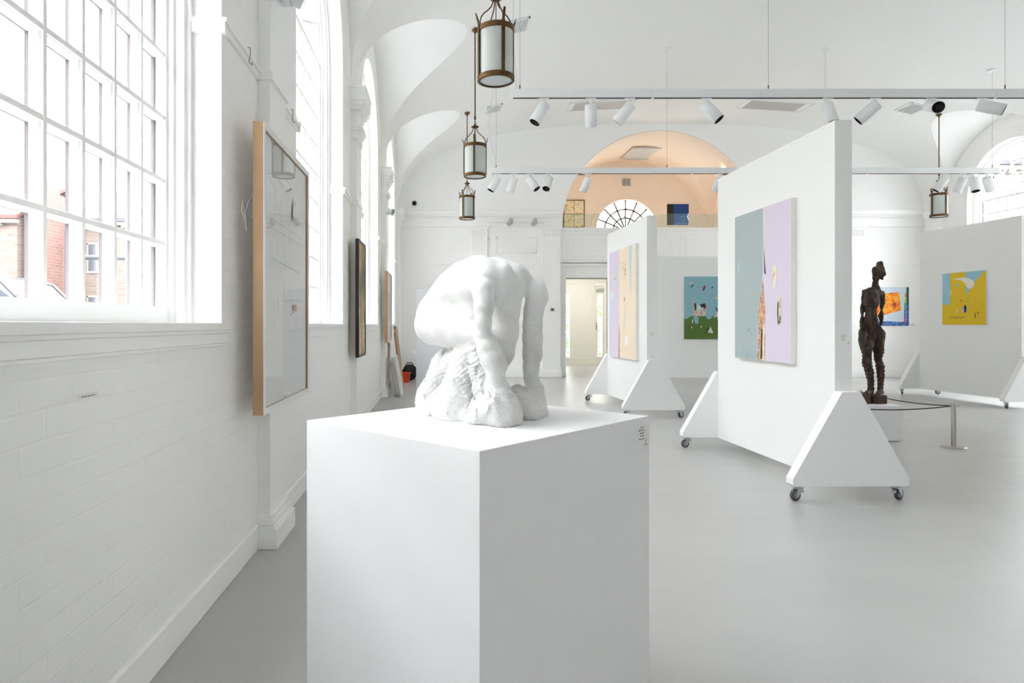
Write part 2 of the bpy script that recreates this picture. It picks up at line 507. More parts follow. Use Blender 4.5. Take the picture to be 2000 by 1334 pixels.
struct(mb.build('baseboard_back', M['trim'], bevel=.004))
mb = endwall_run(AX + AR, XR, [(7.14, 7.54), (9.02, 9.38)], (7.7, 8.85, 2.75, 3.12))
struct(mb.build('baseboard_end', M['trim'], bevel=.004))

# balcony front, with the doorway under it --------------------------------
YP = 14.86
DX0, DX1, DZ = 2.80, 3.78, 2.21
mb = MB()
mb.box((AX - AR - .1, YP, 0), (DX0, YP + .2, 3.33)); mb.box((DX1, YP, 0), (AX + AR + .1, YP + .2, 3.33)); mb.box((DX0, YP, DZ), (DX1, YP + .2, 3.33))
struct(mb.build('wall_balcony_front', M['white']))
mb = MB()
mb.box((AX - AR, YP - .05, 3.30), (AX + AR, YP + .22, 3.345)); mb.box((AX - AR, YP - .03, 3.27), (AX + AR, YP, 3.30))
mb.box((AX - AR, YP - .06, 2.50), (AX + AR, YP, 2.54)); mb.box((AX - AR, YP - .04, 2.46), (AX + AR, YP, 2.50)); mb.box((AX - AR, YP - .02, 2.62), (AX + AR, YP, 2.64))
def frame_xz(mb, a, b, z0, z1, w, y0, y1):
    mb.box((a, y0, z1 - w), (b, y1, z1)); mb.box((a, y0, z0), (b, y1, z0 + w)); mb.box((a, y0, z0 + w), (a + w, y1, z1 - w)); mb.box((b - w, y0, z0 + w), (b, y1, z1 - w))
frame_xz(mb, 2.86, 4.20, 2.72, 3.22, .025, YP - .02, YP); frame_xz(mb, 5.52, 6.95, 2.72, 3.22, .025, YP - .02, YP)
frame_xz(mb, 4.34, 5.40, 2.72, 3.22, .02, YP - .012, YP)
for r in (.26, .21):
    mb.tube([(4.92 + r * math.cos(2 * PI * k / 40), YP - .006, 2.97 + r * math.sin(2 * PI * k / 40)) for k in range(40)], .012, 6, closed=True)
trim(mb, bevel=.003)
mb = MB()                                              # moulded door casing
for w, p in ((.11, .03), (.075, .045)):
    mb.box((DX0 - w, YP - p, 0), (DX0, YP + .2, DZ + w)); mb.box((DX1, YP - p, 0), (DX1 + w, YP + .2, DZ + w)); mb.box((DX0, YP - p, DZ), (DX1, YP + .2, DZ + w))
trim(mb, bevel=.003)

# entrance lobby behind the doorway
YD = 19.0
mb = MB(); mb.box((2.55, YP + .2, 0), (2.68, YD + .1, 2.62)); struct(mb.build('wall_lobby_left', M['creamdoor']))
mb = MB(); mb.box((6.4, YP + .2, 0), (6.52, YD + .1, 2.62)); struct(mb.build('wall_lobby_right', M['creamdoor']))
mb = MB(); mb.box((2.55, YP + .0, 2.46), (6.52, YD + .1, 2.56)); struct(mb.build('ceiling_lobby', M['creamdoor']))
def rects_wall(x0, x1, z0, z1, holes, y0, y1, mb):
    """wall slab with rectangular holes that do not overlap in x"""
    x = x0
    for a, b, c, d in sorted(holes):
        mb.box((x, y0, z0), (a, y1, z1)); mb.box((a, y0, z0), (b, y1, c)); mb.box((a, y0, d), (b, y1, z1)); x = b
    mb.box((x, y0, z0), (x1, y1, z1))
mb = MB()
rects_wall(2.55, 6.52, 0, 2.56, [(3.50, 3.69, .236, 2.04), (4.415, 4.72, 0.0, 2.33)], YD, YD + .08, mb)
frame_xz(mb, 3.44, 3.75, .16, 2.12, .05, YD - .02, YD)
frame_xz(mb, 3.82, 4.34, .16, 2.30, .03, YD - .015, YD)
frame_xz(mb, 3.90, 4.26, .26, 1.0, .02, YD - .01, YD); frame_xz(mb, 3.90, 4.26, 1.1, 2.2, .02, YD - .01, YD)
mb.box((2.55, YD - .03, 2.34), (6.52, YD, 2.40)); mb.box((2.55, YD - .02, 0), (4.4, YD, .10))
struct(mb.build('wall_lobby_back', M['creamdoor']))
root = bpy.data.objects.new('door_1', None); COL.objects.link(root); root.location = (4.42, YD + .01, 0.005); struct(root)
mb = MB(); rects_wall(0, .295, .0, 2.32, [(.085, .215, .24, 2.05)], 0, .045, mb); mb.build('door_leaf', M['creamdoor'], root, bevel=.003)
mb = MB(); mb.box((.085, .02, .24), (.215, .026, 2.05)); mb.build('door_pane', M['glass'], root)
mb = MB(); mb.box((.035, -.006, 1.0), (.06, 0, 1.22)); mb.tube([(.048, -.006, 1.12), (.048, -.045, 1.12), (.11, -.045, 1.12)], .009, 8); mb.build('door_handle', M['steel'], root)
mb = MB(); mb.box((.03, -.06, 2.10), (.26, 0, 2.17)); mb.tube([(.08, -.06, 2.18), (.2, -.16, 2.19), (.28, -.05, 2.19)], .009, 6); mb.build('door_closer', M['grille'], root)
mb = MB(); mb.box((3.50, YD + .03, .236), (3.69, YD + .036, 2.04)); struct(mb.build('window_%d' % wi + '', M['glass']))
mb = MB()
for z in (.7, 1.25, 1.7): mb.box((3.50, YD + .02, z - .008), (3.69, YD + .045, z + .008))
trim(mb, 'creamdoor', 0)

# alcove above the doorway: barrel vault with a lunette each side, fan window in its end wall
YA = 17.40
mb = MB(); mb.box((AX - AR - .2, YB + .3, 2.9), (AX + AR + .2, YA + .1, 3.0)); struct(mb.build('floor_balcony', M['cream']))
def build_alcove():
    mb = MB()
    AC_Y, AL, ARISE = 16.25, .95, 1.62
    ys = [YB + .31]
    for i in range(25):
        ys.append(AC_Y + AL * math.sin(-PI / 2 + PI * i / 24))
    ys.append(YA + .02)
    for side in (-1, 1):
        rows = []; lr = []
        for y in ys:
            d = abs(y - AC_Y)
            c = ARISE * math.sqrt(1 - (d / AL) ** 2) if d < AL - 1e-9 else 0
            tg = math.asin(min(1, c / AR))
            rows.append([(AX + side * AR * math.cos(tg + (PI / 2 - tg) * k / 20), y, AZ + AR * math.sin(tg + (PI / 2 - tg) * k / 20)) for k in range(21)])
            xg = rows[-1][0][0]; lr.append([(AX + side * AR + (xg - AX - side * AR) * k / 3, y, AZ + c) for k in range(4)])
        for R, n in ((rows, 21), (lr, 4)):
            vs = [p for r in R for p in r]
            mb.add(vs, [(i * n + k, i * n + k + 1, (i + 1) * n + k + 1, (i + 1) * n + k) for i in range(len(R) - 1) for k in range(n - 1)
                        if not (n == 4 and (i == 0 or i == len(R) - 2))], 0, True)
    return struct(mb.build('ceiling_alcove', M['cream']))
build_alcove()
mb = MB(); mb.box((AX - AR - .12, YB + .32, 2.95), (AX - AR, YA + .1, 5.2)); struct(mb.build('wall_alcove_left', M['cream']))
mb = MB(); mb.box((AX + AR, YB + .32, 2.95), (AX + AR + .12, YA + .1, 5.2)); struct(mb.build('wall_alcove_right', M['cream']))
WZ, WR = 3.66, .80
wall_with_arches('wall_alcove_back', M['cream'], YA, YA + .3, AX - AR - .12, AX + AR + .12, 5.9, [AX], XZ, bottom=3.05, zs=WZ, hw=WR, zb=2.56)
root = bpy.data.objects.new('window_%d' % (wi + 1) + '', None); COL.objects.link(root); root.location = (AX, YA, 0); struct(root)
fnb = lambda a, b, d: (a, d, b)
mb = MB()
for i, (r, w, p) in enumerate(((WR + .05, .09, .03), (WR + .0, .05, .05))):
    prof = [(0, -p), (w, -p), (w, 0.0), (0, 0.0)]
    fr = [lambda o, d, r=r: fnb(-(r + o), 3.05, d)] + [lambda o, d, a=PI - PI * k / 28, r=r: fnb((r + o) * math.cos(a), WZ + (r + o) * math.sin(a), d) for k in range(29)] + [lambda o, d, r=r: fnb(r + o, 3.05, d)]
    mb.ribbon(fr, prof)
mb.build('window_frame', M['cream'], root)
mb = MB()
fan(mb, (0, WZ), WR, fnb, .06, .10, [.11, .33, .56], 8, .038, .030)
bar(mb, (-WR, WZ), (WR, WZ), .04, .06, .10, .03, fnb)
for k in range(1, 6): bar(mb, (-WR + k * WR / 3, 3.05), (-WR + k * WR / 3, WZ), .024, .06, .10, .012, fnb)
mb.build('glazing_bars', M['barbrown'], root)
mb = MB()
loop = [(-WR, 3.05)] + [(-WR * math.cos(PI * i / 24), WZ + WR * math.sin(PI * i / 24)) for i in range(25)] + [(WR, 3.05)]
mb.add([fnb(a, b, .085) for a, b in loop], [list(range(len(loop)))]); mb.build('window_pane', M['glass'], root)

mb = MB()                                              # painted soffit of the alcove arch
prof = [(.01, YB + .004), (.01, YB + .318), (-.022, YB + .318), (-.022, YB + .004)]
fr = [lambda o, d, a=PI - PI * k / 40: (AX + (AR + o) * math.cos(a), d, AZ + .05 + (AR - .05 + o) * math.sin(a)) for k in range(57)]
mb.ribbon(fr, prof)
trim(mb, 'cream', 0)
# ------------------------------------------------------------------ pedestal in the foreground
ZP = 0.9125
q = H - ZP
PF = Vector((.3036 * q, 5.2146 * q, 0)); PL = Vector((-1.4065 * q, 6.888 * q, 0)); PR = Vector((2.281 * q, 7.236 * q, 0))
PK = PL + PR - PF
mb = MB(); mb.prism([(p.x, p.y) for p in (PF, PR, PK, PL)], (0, ZP), XY)
ped = mb.build('display_pedestal', M['plinth'], bevel=.0015)
tag(ped, 'tall white box pedestal in the foreground carrying the white marble figure', 'pedestal')

def word_lines(mb, lines, fn, x0, y, h, gap, rnd, mi=0, centred=True):
    """small print too fine to read: rows of letter-sized strokes"""
    for n, L in enumerate(lines):
        cw = h * .62; x = x0 - (L * cw / 2 if centred else 0); yy = y - n * gap
        k = 0
        while k < L:
            w = min(L - k, rnd.choice((3, 4, 5, 6)))
            for j in range(w):
                xx = x + (k + j) * cw; hh = h * rnd.choice((.6, .6, .65, 1.0))
                mb.add([fn(xx, yy), fn(xx + cw * .72, yy), fn(xx + cw * .72, yy + hh), fn(xx, yy + hh)], [(0, 1, 2, 3)], mi)
            k += w + 1
def leaf(mb, fn, x, y, a, L, mi):
    ca, sa = math.cos(a), math.sin(a)
    pts = [(0, 0), (L * .5, L * .17), (L, 0), (L * .5, -L * .17)]
    mb.add([fn(x + ca * p - sa * r, y + sa * p + ca * r) for p, r in pts], [(0, 1, 2, 3)], mi)
def caption(label, fn, W, Hh, lines, x0, y0, h, gap, logo=None, seed=1):
    mb = MB(); r = random.Random(seed)
    mb.add([fn(0, 0, .0004), fn(W, 0, .0004), fn(W, Hh, .0004), fn(0, Hh, .0004)], [(0, 1, 2, 3)], 0)
    word_lines(mb, lines, lambda a, b: fn(a, b, .0009), x0, y0, h, gap, r, 1)
    if logo:
        for a in (90, 215, 325): leaf(mb, lambda p, s: fn(p, s, .0009), logo[0], logo[1], math.radians(a), logo[2], 2)
    o = mb.build('caption_label', [M['capwhite'], M['ink'], M['leafgreen']])
    return tag(o, label, 'label')
M['capwhite'] = mat('clear_label_film', (236, 236, 236), .5)
ex = (PR - PF).normalized(); nx = Vector((ex.y, -ex.x, 0)); LP = (PR - PF).length
def pedf(a, b, d): return PF + ex * (LP - .078 + a) + nx * (d + .0006) + Vector((0, 0, ZP - .085 + b))
caption('small printed label with green leaf logo on the pedestal below the marble figure', pedf, .066, .068, [7, 14, 9, 7, 13], .034, .056, .0042, .0078, (.055, .013, .012), 3)

# ------------------------------------------------------------------ movable walls on casters
def make_caster():
    c = MB()
    c.box((-.035, -.032, .094), (.035, .032, .1))
    c.lathe([(.022, .082), (.024, .094)], 16)
    for s in (-1, 1):
        y0, y1 = sorted((s * .017, s * .021))
        c.prism([(-.026, .086), (.022, .086), (.036, .034), (.026, .026), (.014, .034)], (y0, y1), lambda a, b, d: (a, d, b))
    c.box((-.026, -.021, .080), (.024, .021, .086))
    c.prism([(-.03, .074), (-.046, .052), (-.04, .05), (-.02, .07)], (-.012, .012), lambda a, b, d: (a, d, b))
    c.tube([(.026, -.024, .039), (.026, .024, .039)], .006, 8)
    return c
def wheel_mesh():
    w = MB(); R = Matrix.Translation((.026, 0, .039)) @ Matrix.Rotation(PI / 2, 4, 'X')
    w.lathe([(.026, -.013), (.036, -.012), (.039, -.007), (.039, .007), (.036, .012), (.026, .013)], 28, 0, R, cap=False)
    w.lathe([(.026, -.0125), (.026, .0125)], 24, 1, R); w.lathe([(.010, -.015), (.010, .015)], 16, 1, R)
    return w
def foot_mesh(T, y0, y1):
    mb = MB(); hw = T / 2 + .002
    poly = [(-.375, 0), (.375, 0), (.388, .012), (.388, .05), (hw + .004, .615), (hw - .006, .622), (-hw + .006, .622), (-hw - .004, .615), (-.388, .05), (-.388, .012)]
    mb.prism(poly, (y0, y1), lambda a, b, d: (a, d, b + .1))
    return mb
def movable_wall(label, loc, rz, L, T, top, tlen=0.0, swivels=(.4, 2.2, 1.0, 3.9)):
    t = thing('movable_wall', label, 'movable wall', loc, rz, 'white movable walls on casters')
    mb = MB(); mb.box((-T / 2, -L / 2, .1), (T / 2, L / 2, top)); mb.build('panel', M['panel'], t, bevel=.002)
    k = 0
    for s in (-1, 1):
        y0, y1 = sorted((s * L / 2, s * (L / 2 + .085)))
        foot_mesh(T, y0, y1).build('support_foot', M['panel'], t, bevel=.002)
        for e in (-1, 1):
            c = make_caster().build('caster', M['zinc'], t); c.location = (e * .33, (y0 + y1) / 2, 0); c.rotation_euler = (0, 0, swivels[k]); k += 1
            wheel_mesh().build('caster_wheel', [M['rubber'], M['hubgrey']], c)
    return t
WA = ((2.680, 5.319, 0), .016, 1.80, .117)
WB = ((2.6225, 9.18, 0), .0245, 1.80, .129)
WD = ((8.0835, 10.09, 0), .073, 1.785, .117)
movable_wall('nearest tall white wheeled wall with grey and lilac painting', WA[0], WA[1], WA[2], WA[3], 2.537, swivels=(3.5, .5, 3.4, .2))
movable_wall('white wheeled wall with lilac and peach painting, right of the marble figure', WB[0], WB[1], WB[2], WB[3], 2.537, swivels=(3.6, .4, 3.3, 1.2))
movable_wall('white wheeled wall with the yellow painting, behind the wooden figure', WD[0], WD[1], WD[2], WD[3], 2.69, swivels=(.6, .3, .9, 2.8))
movable_wall('white wheeled wall facing the camera with blue and green painting', (5.25, 13.26, 0), PI / 2, 2.4, .117, 2.53)

def frame_of(W):
    loc, rz, L, T = W
    R = Matrix.Translation(loc) @ Matrix.Rotation(rz, 4, 'Z')
    return R, T
def endface(W, x0, z0):
    R, T = frame_of(W)
    return lambda a, b, d: R @ Vector((x0 + a, -W[2] / 2 - d - .0006, z0 + b))
caption('small label with green logo on the end of the nearest wheeled wall', endface(WA, -.052, 1.03), .1, .075, [8, 14, 10, 7, 14], .05, .062, .004, .008, (.085, .012, .012), 5)
caption('upper of two small labels on the end of the lilac and peach painting wall', endface(WB, -.05, 1.0), .1, .07, [7, 14, 9, 12], .05, .056, .0045, .010, None, 6)
caption('lower of two small labels on the end of the lilac and peach painting wall', endface(WB, -.05, .735), .1, .05, [9, 14], .05, .034, .0045, .012, None, 8)
caption('small label on the end of the wheeled wall with the yellow painting', endface(WD, -.05, 1.08), .1, .06, [8, 13, 9], .05, .046, .005, .011, None, 9)
caption('tiny printed strip on the white brick below the big window', lambda a, b, d: (XL + d + .012, 1.715 + a, .968 + b), .11, .014, [24], .055, .004, .0046, .008, None, 4)
caption('small label on the brick right of the multicoloured print', lambda a, b, d: (10.42 + a, YB - d - .004, 1.135 + b), .16, .05, [10, 16, 12], .08, .036, .007, .013, None, 10)

# ------------------------------------------------------------------ paintings
def P(rgb, r=.6): 
    k = 'paint_%d_%d_%d' % rgb
    if k not in M: M[k] = mat(k, rgb, r, bump=.05, bscale=120)
    return M[k]
def collage(name, cols, scale, stretch=(1, 1, 1)):
    t = NT(name); b = t.bsdf((.8, .8, .8, 1), .6)
    tc = t.n('ShaderNodeTexCoord'); mp = t.n('ShaderNodeMapping'); mp.inputs['Scale'].default_value = stretch
    nz = t.n('ShaderNodeTexNoise', Scale=scale, Detail=5.0, Roughness=.65); t.l(tc.outputs['Object'], mp.inputs[0]); t.l(mp.outputs[0], nz.inputs[0])
    rp = t.n('ShaderNodeValToRGB'); rp.color_ramp.interpolation = 'CONSTANT'
    el = rp.color_ramp.elements
    for i, c in enumerate(cols):
        pos = .30 + .40 * i / len(cols)
        e = el[i] if i < 2 else el.new(pos)
        e.position = pos; e.color = lin(c)
    t.l(nz.outputs[0], rp.inputs[0]); t.l(rp.outputs[0], b.inputs['Base Color'])
    return t.m
def ell(cx, cy, rx, ry, n=18, jit=0.0, rot=0.0, seed=1):
    r = random.Random(seed); out = []
    for i in range(n):
        a = 2 * PI * i / n; k = 1 + jit * (r.random() - .5)
        x, y = rx * k * math.cos(a), ry * k * math.sin(a)
        out.append((cx + x * math.cos(rot) - y * math.sin(rot), cy + x * math.sin(rot) + y * math.cos(rot)))
    return out
FN_LEFT = lambda a, b, d: (-d, -a, b)       # seen from the left of the hall, looking towards +X
FN_FRONT = lambda a, b, d: (a, -d, b)       # seen looking down the hall
def painting(label, W, Hh, th, bg, layers, loc, rz, fn, edge='canvas', name='painting'):
    """canvas box (bottom centre of its back at loc) with the painted shapes as facets of the one mesh"""
    mb = MB(); mats = [M[edge]]
    def slot(m):
        if m not in mats: mats.append(m)
        return mats.index(m)
    mb.prism([(-W / 2, 0), (W / 2, 0), (W / 2, Hh), (-W / 2, Hh)], (0, th), lambda a, b, d: fn(a, b, d))
    e = .003
    for i, (m, poly) in enumerate([(bg, [(0, 0), (1, 0), (1, 1), (0, 1)])] + layers):
        vs = [fn(-W / 2 + e + (W - 2 * e) * x, e + (Hh - 2 * e) * y, th + .0004 + .00025 * i) for x, y in poly]
        mb.add(vs, [list(range(len(vs)))], slot(m))
    o = mb.build(name, mats); o.location = loc; o.rotation_euler = (0, 0, rz)
    return tag(o, label, 'painting')
def on_panel(W, y_mid, z):
    R, T = frame_of(W)
    return R @ Vector((-T / 2 - .001, y_mid, z))
ochre = collage('collage_ochre_strokes', [(40, 34, 34), (196, 160, 104), (226, 206, 164), (206, 120, 84), (120, 128, 116), (236, 226, 206), (70, 52, 44)], 26, (1, 1.6, .5))
stone = collage('collage_cream_stone', [(96, 82, 70), (224, 208, 176), (236, 226, 206), (206, 180, 140)], 14, (1, 1, .6))
photo = collage('collage_grey_pink', [(50, 44, 44), (206, 186, 176), (226, 216, 206), (150, 120, 110), (214, 160, 150)], 30)
dark = P((38, 32, 38)); greyblue = P((166, 180, 182)); lilac = P((216, 206, 224)); cream = P((236, 226, 206)); sky = P((176, 216, 224))
painting('grey and lilac painting with a ragged collage strip on the nearest wheeled wall', .90, 1.231, .04, lilac, [
    (greyblue, [(0, 0), (.445, 0), (.452, .2), (.46, .36), (.50, .42), (.525, .5), (.545, .6), (.545, 1), (0, 1)]),
    (cream, [(.545, .62), (.555, .62), (.565, 1), (.547, 1)]),
    (ochre, [(.447, 0), (.575, 0), (.585, .14), (.575, .22), (.59, .32), (.57, .40), (.555, .49), (.54, .53), (.525, .48), (.50, .42), (.47, .37), (.455, .30), (.462, .2)]),
    (dark, [(.50, .01), (.53, .01), (.535, .2), (.515, .22)]), (cream, [(.535, 0), (.56, 0), (.575, .2), (.55, .25)]),
    (dark, [(.556, .75), (.566, .7), (.595, .56), (.572, .57)]),
    (stone, [(.70, .61), (.73, .60), (.77, .615), (.785, .56), (.765, .50), (.745, .465), (.72, .47), (.715, .53)]),
    (stone, [(.82, .43), (.845, .415), (.84, .36), (.855, .31), (.845, .25), (.83, .225), (.81, .23), (.805, .3), (.80, .38)]),
    (dark, [(.795, .385), (.812, .37), (.81, .24), (.80, .235), (.79, .3)]),
    (sky, [(.075, .67), (.09, .67), (.092, .60), (.077, .605)]), (P((226, 126, 110)), ell(.39, .44, .008, .008)),
    (sky, [(.12, 0), (.13, .0), (.125, .12)]), (dark, [(.245, 0), (.249, 0), (.247, .09)]),
    (sky, [(.43, .0), (.445, .0), (.445, .11)]), (P((120, 138, 142)), [(.25, .19), (.29, .21), (.35, .165), (.347, .16), (.29, .203), (.252, .185)]),
    ], on_panel(WA, .0125, .874), WA[1], FN_LEFT)
peach = P((238, 220, 198))
painting('lilac and peach painting with a pale blue wedge on the wheeled wall', 1.233, 1.527, .04, peach, [
    (lilac, [(0, 0), (.37, 0), (.40, .3), (.41, 1), (0, 1)]),
    (ochre, [(.37, 0), (.43, 0), (.43, .14), (.415, .29), (.395, .3), (.38, .15)]),
    (sky, [(.76, 1), (.88, 1), (.85, .75), (.83, .58), (.815, .58), (.79, .78)]),
    (stone, ell(.245, .755, .05, .05, 12, .6, seed=3)), (sky, [(.29, .86), (.34, .84), (.32, .64), (.295, .66)]),
    (P((206, 226, 216)), ell(.12, .59, .07, .045, 14, .3)), (sky, [(.1, .55), (.15, .55), (.12, .28), (.08, .28)]),
    (stone, [(.45, .85), (.5, .88), (.6, .86), (.63, .9), (.66, .86), (.65, .72), (.61, .68), (.58, .75), (.5, .76)]),
    (stone, [(.57, .62), (.61, .58), (.64, .45), (.62, .4), (.575, .41), (.57, .5)]),
    (P((206, 226, 222)), [(.58, .40), (.62, .40), (.61, .26), (.57, .27)]), (P((240, 236, 230)), ell(.68, .16, .07, .05, 16, .25)),
    (P((236, 222, 170)), ell(.6, .2, .04, .03, 10, .4)),
    ], on_panel(WB, .0235, .698), WB[1], FN_LEFT)
blue = P((134, 178, 192)); green = P((78, 110, 42)); red = P((190, 44, 40)); white = P((232, 226, 222)); navy = P((58, 74, 92))
painting('blue and green landscape painting partly hidden by the nearest wheeled wall', 1.26, 1.26, .035, blue, [
    (green, [(0, 0), (1, 0), (1, .37), (.66, .37), (.64, .34), (.6, .28), (.55, .28), (.53, .33), (.52, .37), (.45, .37), (.44, .34), (.41, .32), (.38, .32), (.36, .34), (.35, .37), (.14, .37), (.1, .36), (.05, .325), (0, .325)]),
    (photo, [(.125, .38), (.15, .42), (.15, .5), (.14, .58), (.145, .70), (.155, .69), (.16, .6), (.19, .56), (.24, .55), (.29, .55), (.33, .575), (.345, .55), (.345, .48), (.35, .44), (.34, .37), (.18, .37), (.15, .38)]),
    (dark, [(.16, .6), (.19, .56), (.2, .54), (.195, .47), (.175, .45), (.165, .52)]), (dark, [(.24, .545), (.29, .56), (.33, .575), (.345, .55), (.325, .46), (.31, .52), (.28, .5)]),
    (P((190, 216, 224)), [(.2, .53), (.24, .545), (.27, .53), (.275, .48), (.24, .46), (.2, .48)]), (red, ell(.345, .515, .012, .03, 10)),
    (blue, ell(.19, .33, .045, .04)), (blue, ell(.2, .28, .035, .035)), (blue, ell(.18, .345, .03, .02)),
    (navy, ell(.115, .87, .035, .045, 16, .1)), (photo, ell(.115, .89, .038, .022, 14, .3)), (blue, ell(.105, .865, .022, .028)),
    (dark, ell(.32, .815, .018, .045, 12, .2, -.4)), (red, ell(.318, .82, .013, .028, 10, .2, -.4)), (navy, ell(.45, .825, .012, .02, 10, .2, -.7)),
    (photo, ell(.53, .66, .05, .018, 14, .3)), (photo, [(.45, .34), (.5, .38), (.52, .44), (.6, .5), (.62, .38)]), (navy, [(.5, .52), (.53, .49), (.54, .44), (.515, .45)]),
    (cream, ell(.135, .285, .012, .025, 9, .3)), (red, ell(.105, .185, .016, .015, 9, .3)), (cream, ell(.125, .188, .01, .014)), (dark, ell(.265, .21, .01, .03, 10)), (white, ell(.272, .2, .008, .025, 10)),
    (P((54, 78, 30)), ell(.38, .14, .035, .045)), (white, [(.42, .205), (.465, .1), (.43, .1), (.37, .11), (.4, .15)]), (photo, [(.37, .11), (.4, .16), (.42, .13), (.415, .1)]),
    ], (4.84 + .63, 13.26 - .0585 - .001, .868), 0, FN_FRONT)
yel = P((226, 190, 24)); lb = P((150, 196, 214))
painting('yellow and light blue square painting on the right hand wheeled wall', .78, .812, .025, yel, [
    (lb, [(0, .40), (.03, .40), (.05, .42), (.06, .385), (.09, .40), (.13, .385), (.16, .41), (.19, .38), (.19, 1), (0, 1)]),
    (lb, [(.55, 1), (1, 1), (.985, .985), (.95, .97), (.92, .97), (.9, .92), (.86, .88), (.82, .86), (.78, .80), (.74, .78), (.74, .72), (.68, .68), (.62, .66), (.60, .60), (.56, .57), (.55, .66)]),
    (P((232, 226, 214)), [(.25, .875), (.36, .865), (.46, .84), (.54, .78), (.57, .73), (.6, .69), (.66, .68), (.73, .72), (.75, .77), (.72, .83), (.64, .87), (.52, .9), (.4, .895)]),
    (lb, ell(.37, .76, .03, .03, 10, .3)), (photo, ell(.54, .29, .07, .085, 14, .5, seed=4)), (dark, ell(.545, .30, .03, .06, 12, .6, seed=5)), (dark, [(.45, .48), (.47, .46), (.455, .44), (.44, .45)]),
    (P((236, 196, 150)), ell(.22, .62, .02, .05, 10, .4)), (P((236, 196, 170)), ell(.36, .26, .02, .04, 10, .4)), (P((236, 176, 50)), ell(.78, .42, .05, .03, 12, .3)),
    (dark, ell(.77, .17, .012, .05, 9, .6)), (dark, ell(.83, .22, .01, .02, 8, .6)), (P((186, 160, 40)), ell(.35, .14, .2, .02, 16, .4)), (P((206, 190, 40)), ell(.6, .48, .03, .05, 12, .3)),
    ], on_panel(WD, .02, 1.16), WD[1], FN_LEFT)
fire = collage('collage_fire_orange', [(70, 40, 110), (206, 66, 30), (244, 120, 20), (250, 166, 20), (252, 190, 40), (240, 110, 30)], 9)
bluefoam = collage('collage_blue_foam', [(24, 60, 140), (40, 96, 176), (90, 140, 196), (30, 70, 150), (40, 110, 90)], 14)
painting('multicoloured print with an orange tilted picture, on the far brick wall behind the wooden figure', .82, .862, .03, P((206, 220, 232)), [
    (bluefoam, [(0, 0), (1, 0), (1, .11), (.7, .10), (.4, .12), (0, .1)]), (bluefoam, [(.92, .0), (1, 0), (1, 1), (.93, 1)]),
    (P((30, 96, 66)), [(.93, .5), (1, .55), (1, 1), (.93, 1)]),
    (fire, [(.06, .82), (.74, .87), (.78, .40), (.1, .22)]),
    (P((206, 40, 60)), [(.865, .07), (.90, .07), (.905, .2), (.87, .2)]), (P((60, 50, 150)), [(.87, .2), (.905, .2), (.91, .4), (.875, .4)]), (P((20, 140, 70)), [(.875, .4), (.91, .4), (.915, .6), (.88, .6)]),
    (P((206, 216, 40)), [(.88, .6), (.915, .6), (.92, .75), (.885, .75)]), (P((240, 110, 30)), [(.885, .75), (.92, .75), (.925, .84), (.89, .84)]),
    ], (9.985, YB - .012, 1.136), 0, FN_FRONT)
map_ = collage('aged_map_paper', [(150, 132, 96), (222, 212, 176), (230, 222, 192), (206, 196, 156), (186, 150, 96)], 7)
def framed(name, label, W, Hh, th, fw, mframe, mface, inner, loc, rz, fn, glass=True, layers=(), lip=.004, mfront=None):
    t = thing(name, label, 'picture', loc, rz)
    mb = MB(); e = .0
    for (a, b, c, d) in ((-W / 2, W / 2, Hh - fw, Hh), (-W / 2, W / 2, 0, fw), (-W / 2, -W / 2 + fw, fw, Hh - fw), (W / 2 - fw, W / 2, fw, Hh - fw)):
        mb.prism([(a, c), (b, c), (b, d), (a, d)], (0, th), lambda x, y, z: fn(x, y, z))
    mb.build('picture_frame', mframe, t)
    if mfront:
        mb = MB()
        for (a, b, c, d) in ((-W / 2, W / 2, Hh - fw, Hh), (-W / 2, W / 2, 0, fw), (-W / 2, -W / 2 + fw, fw, Hh - fw), (W / 2 - fw, W / 2, fw, Hh - fw)):
            mb.prism([(a, c), (b, c), (b, d), (a, d)], (th, th + .004), lambda x, y, z: fn(x, y, z))
        mb.build('white_front_lip', mfront, t)
    mb = MB(); mats = [mface]; w, h = W - 2 * fw, Hh - 2 * fw
    mb.prism([(-w / 2, fw), (w / 2, fw), (w / 2, fw + h), (-w / 2, fw + h)], (.004, th - inner), lambda x, y, z: fn(x, y, z))
    for i, (m, poly) in enumerate(layers):
        if m not in mats: mats.append(m)
        vs = [fn(-w / 2 + w * x, fw + h * y, th - inner + .0004 + .0003 * i) for x, y in poly]
        mb.add(vs, [list(range(len(vs)))], mats.index(m))
    mb.build('artwork', mats, t)
    if glass:
        mb = MB(); z = th - lip
        mb.add([fn(-w / 2, fw, z), fn(w / 2, fw, z), fn(w / 2, fw + h, z), fn(-w / 2, fw + h, z)], [(0, 1, 2, 3)])
        mb.build('picture_glass', M['pictureglass'], t)
    return t
FN_WALL_L = lambda a, b, d: (d, a, b)        # hung on the left wall, seen looking towards -X
paper = mat('grey_white_drawing_paper', (236, 236, 233), .8)
pen = P((170, 168, 165)); rose = P((216, 190, 176)); lblue = P((200, 210, 211))
def stroke(p, q, w=.002):
    dx, dy = q[0] - p[0], q[1] - p[1]; L = math.hypot(dx, dy) or 1; nx_, ny_ = -dy / L * w, dx / L * w
    return [(p[0] + nx_, p[1] + ny_), (q[0] + nx_, q[1] + ny_), (q[0] - nx_, q[1] - ny_), (p[0] - nx_, p[1] - ny_)]
rr = random.Random(5); lay = []
for k in range(26):
    x = .2 + .62 * rr.random(); y = .25 + .5 * rr.random(); lay.append((rr.choice((pen, rose, lblue, pen)), stroke((x, y), (x + .05 * (rr.random() - .5), y + .14 * rr.random() - .02), .0025)))
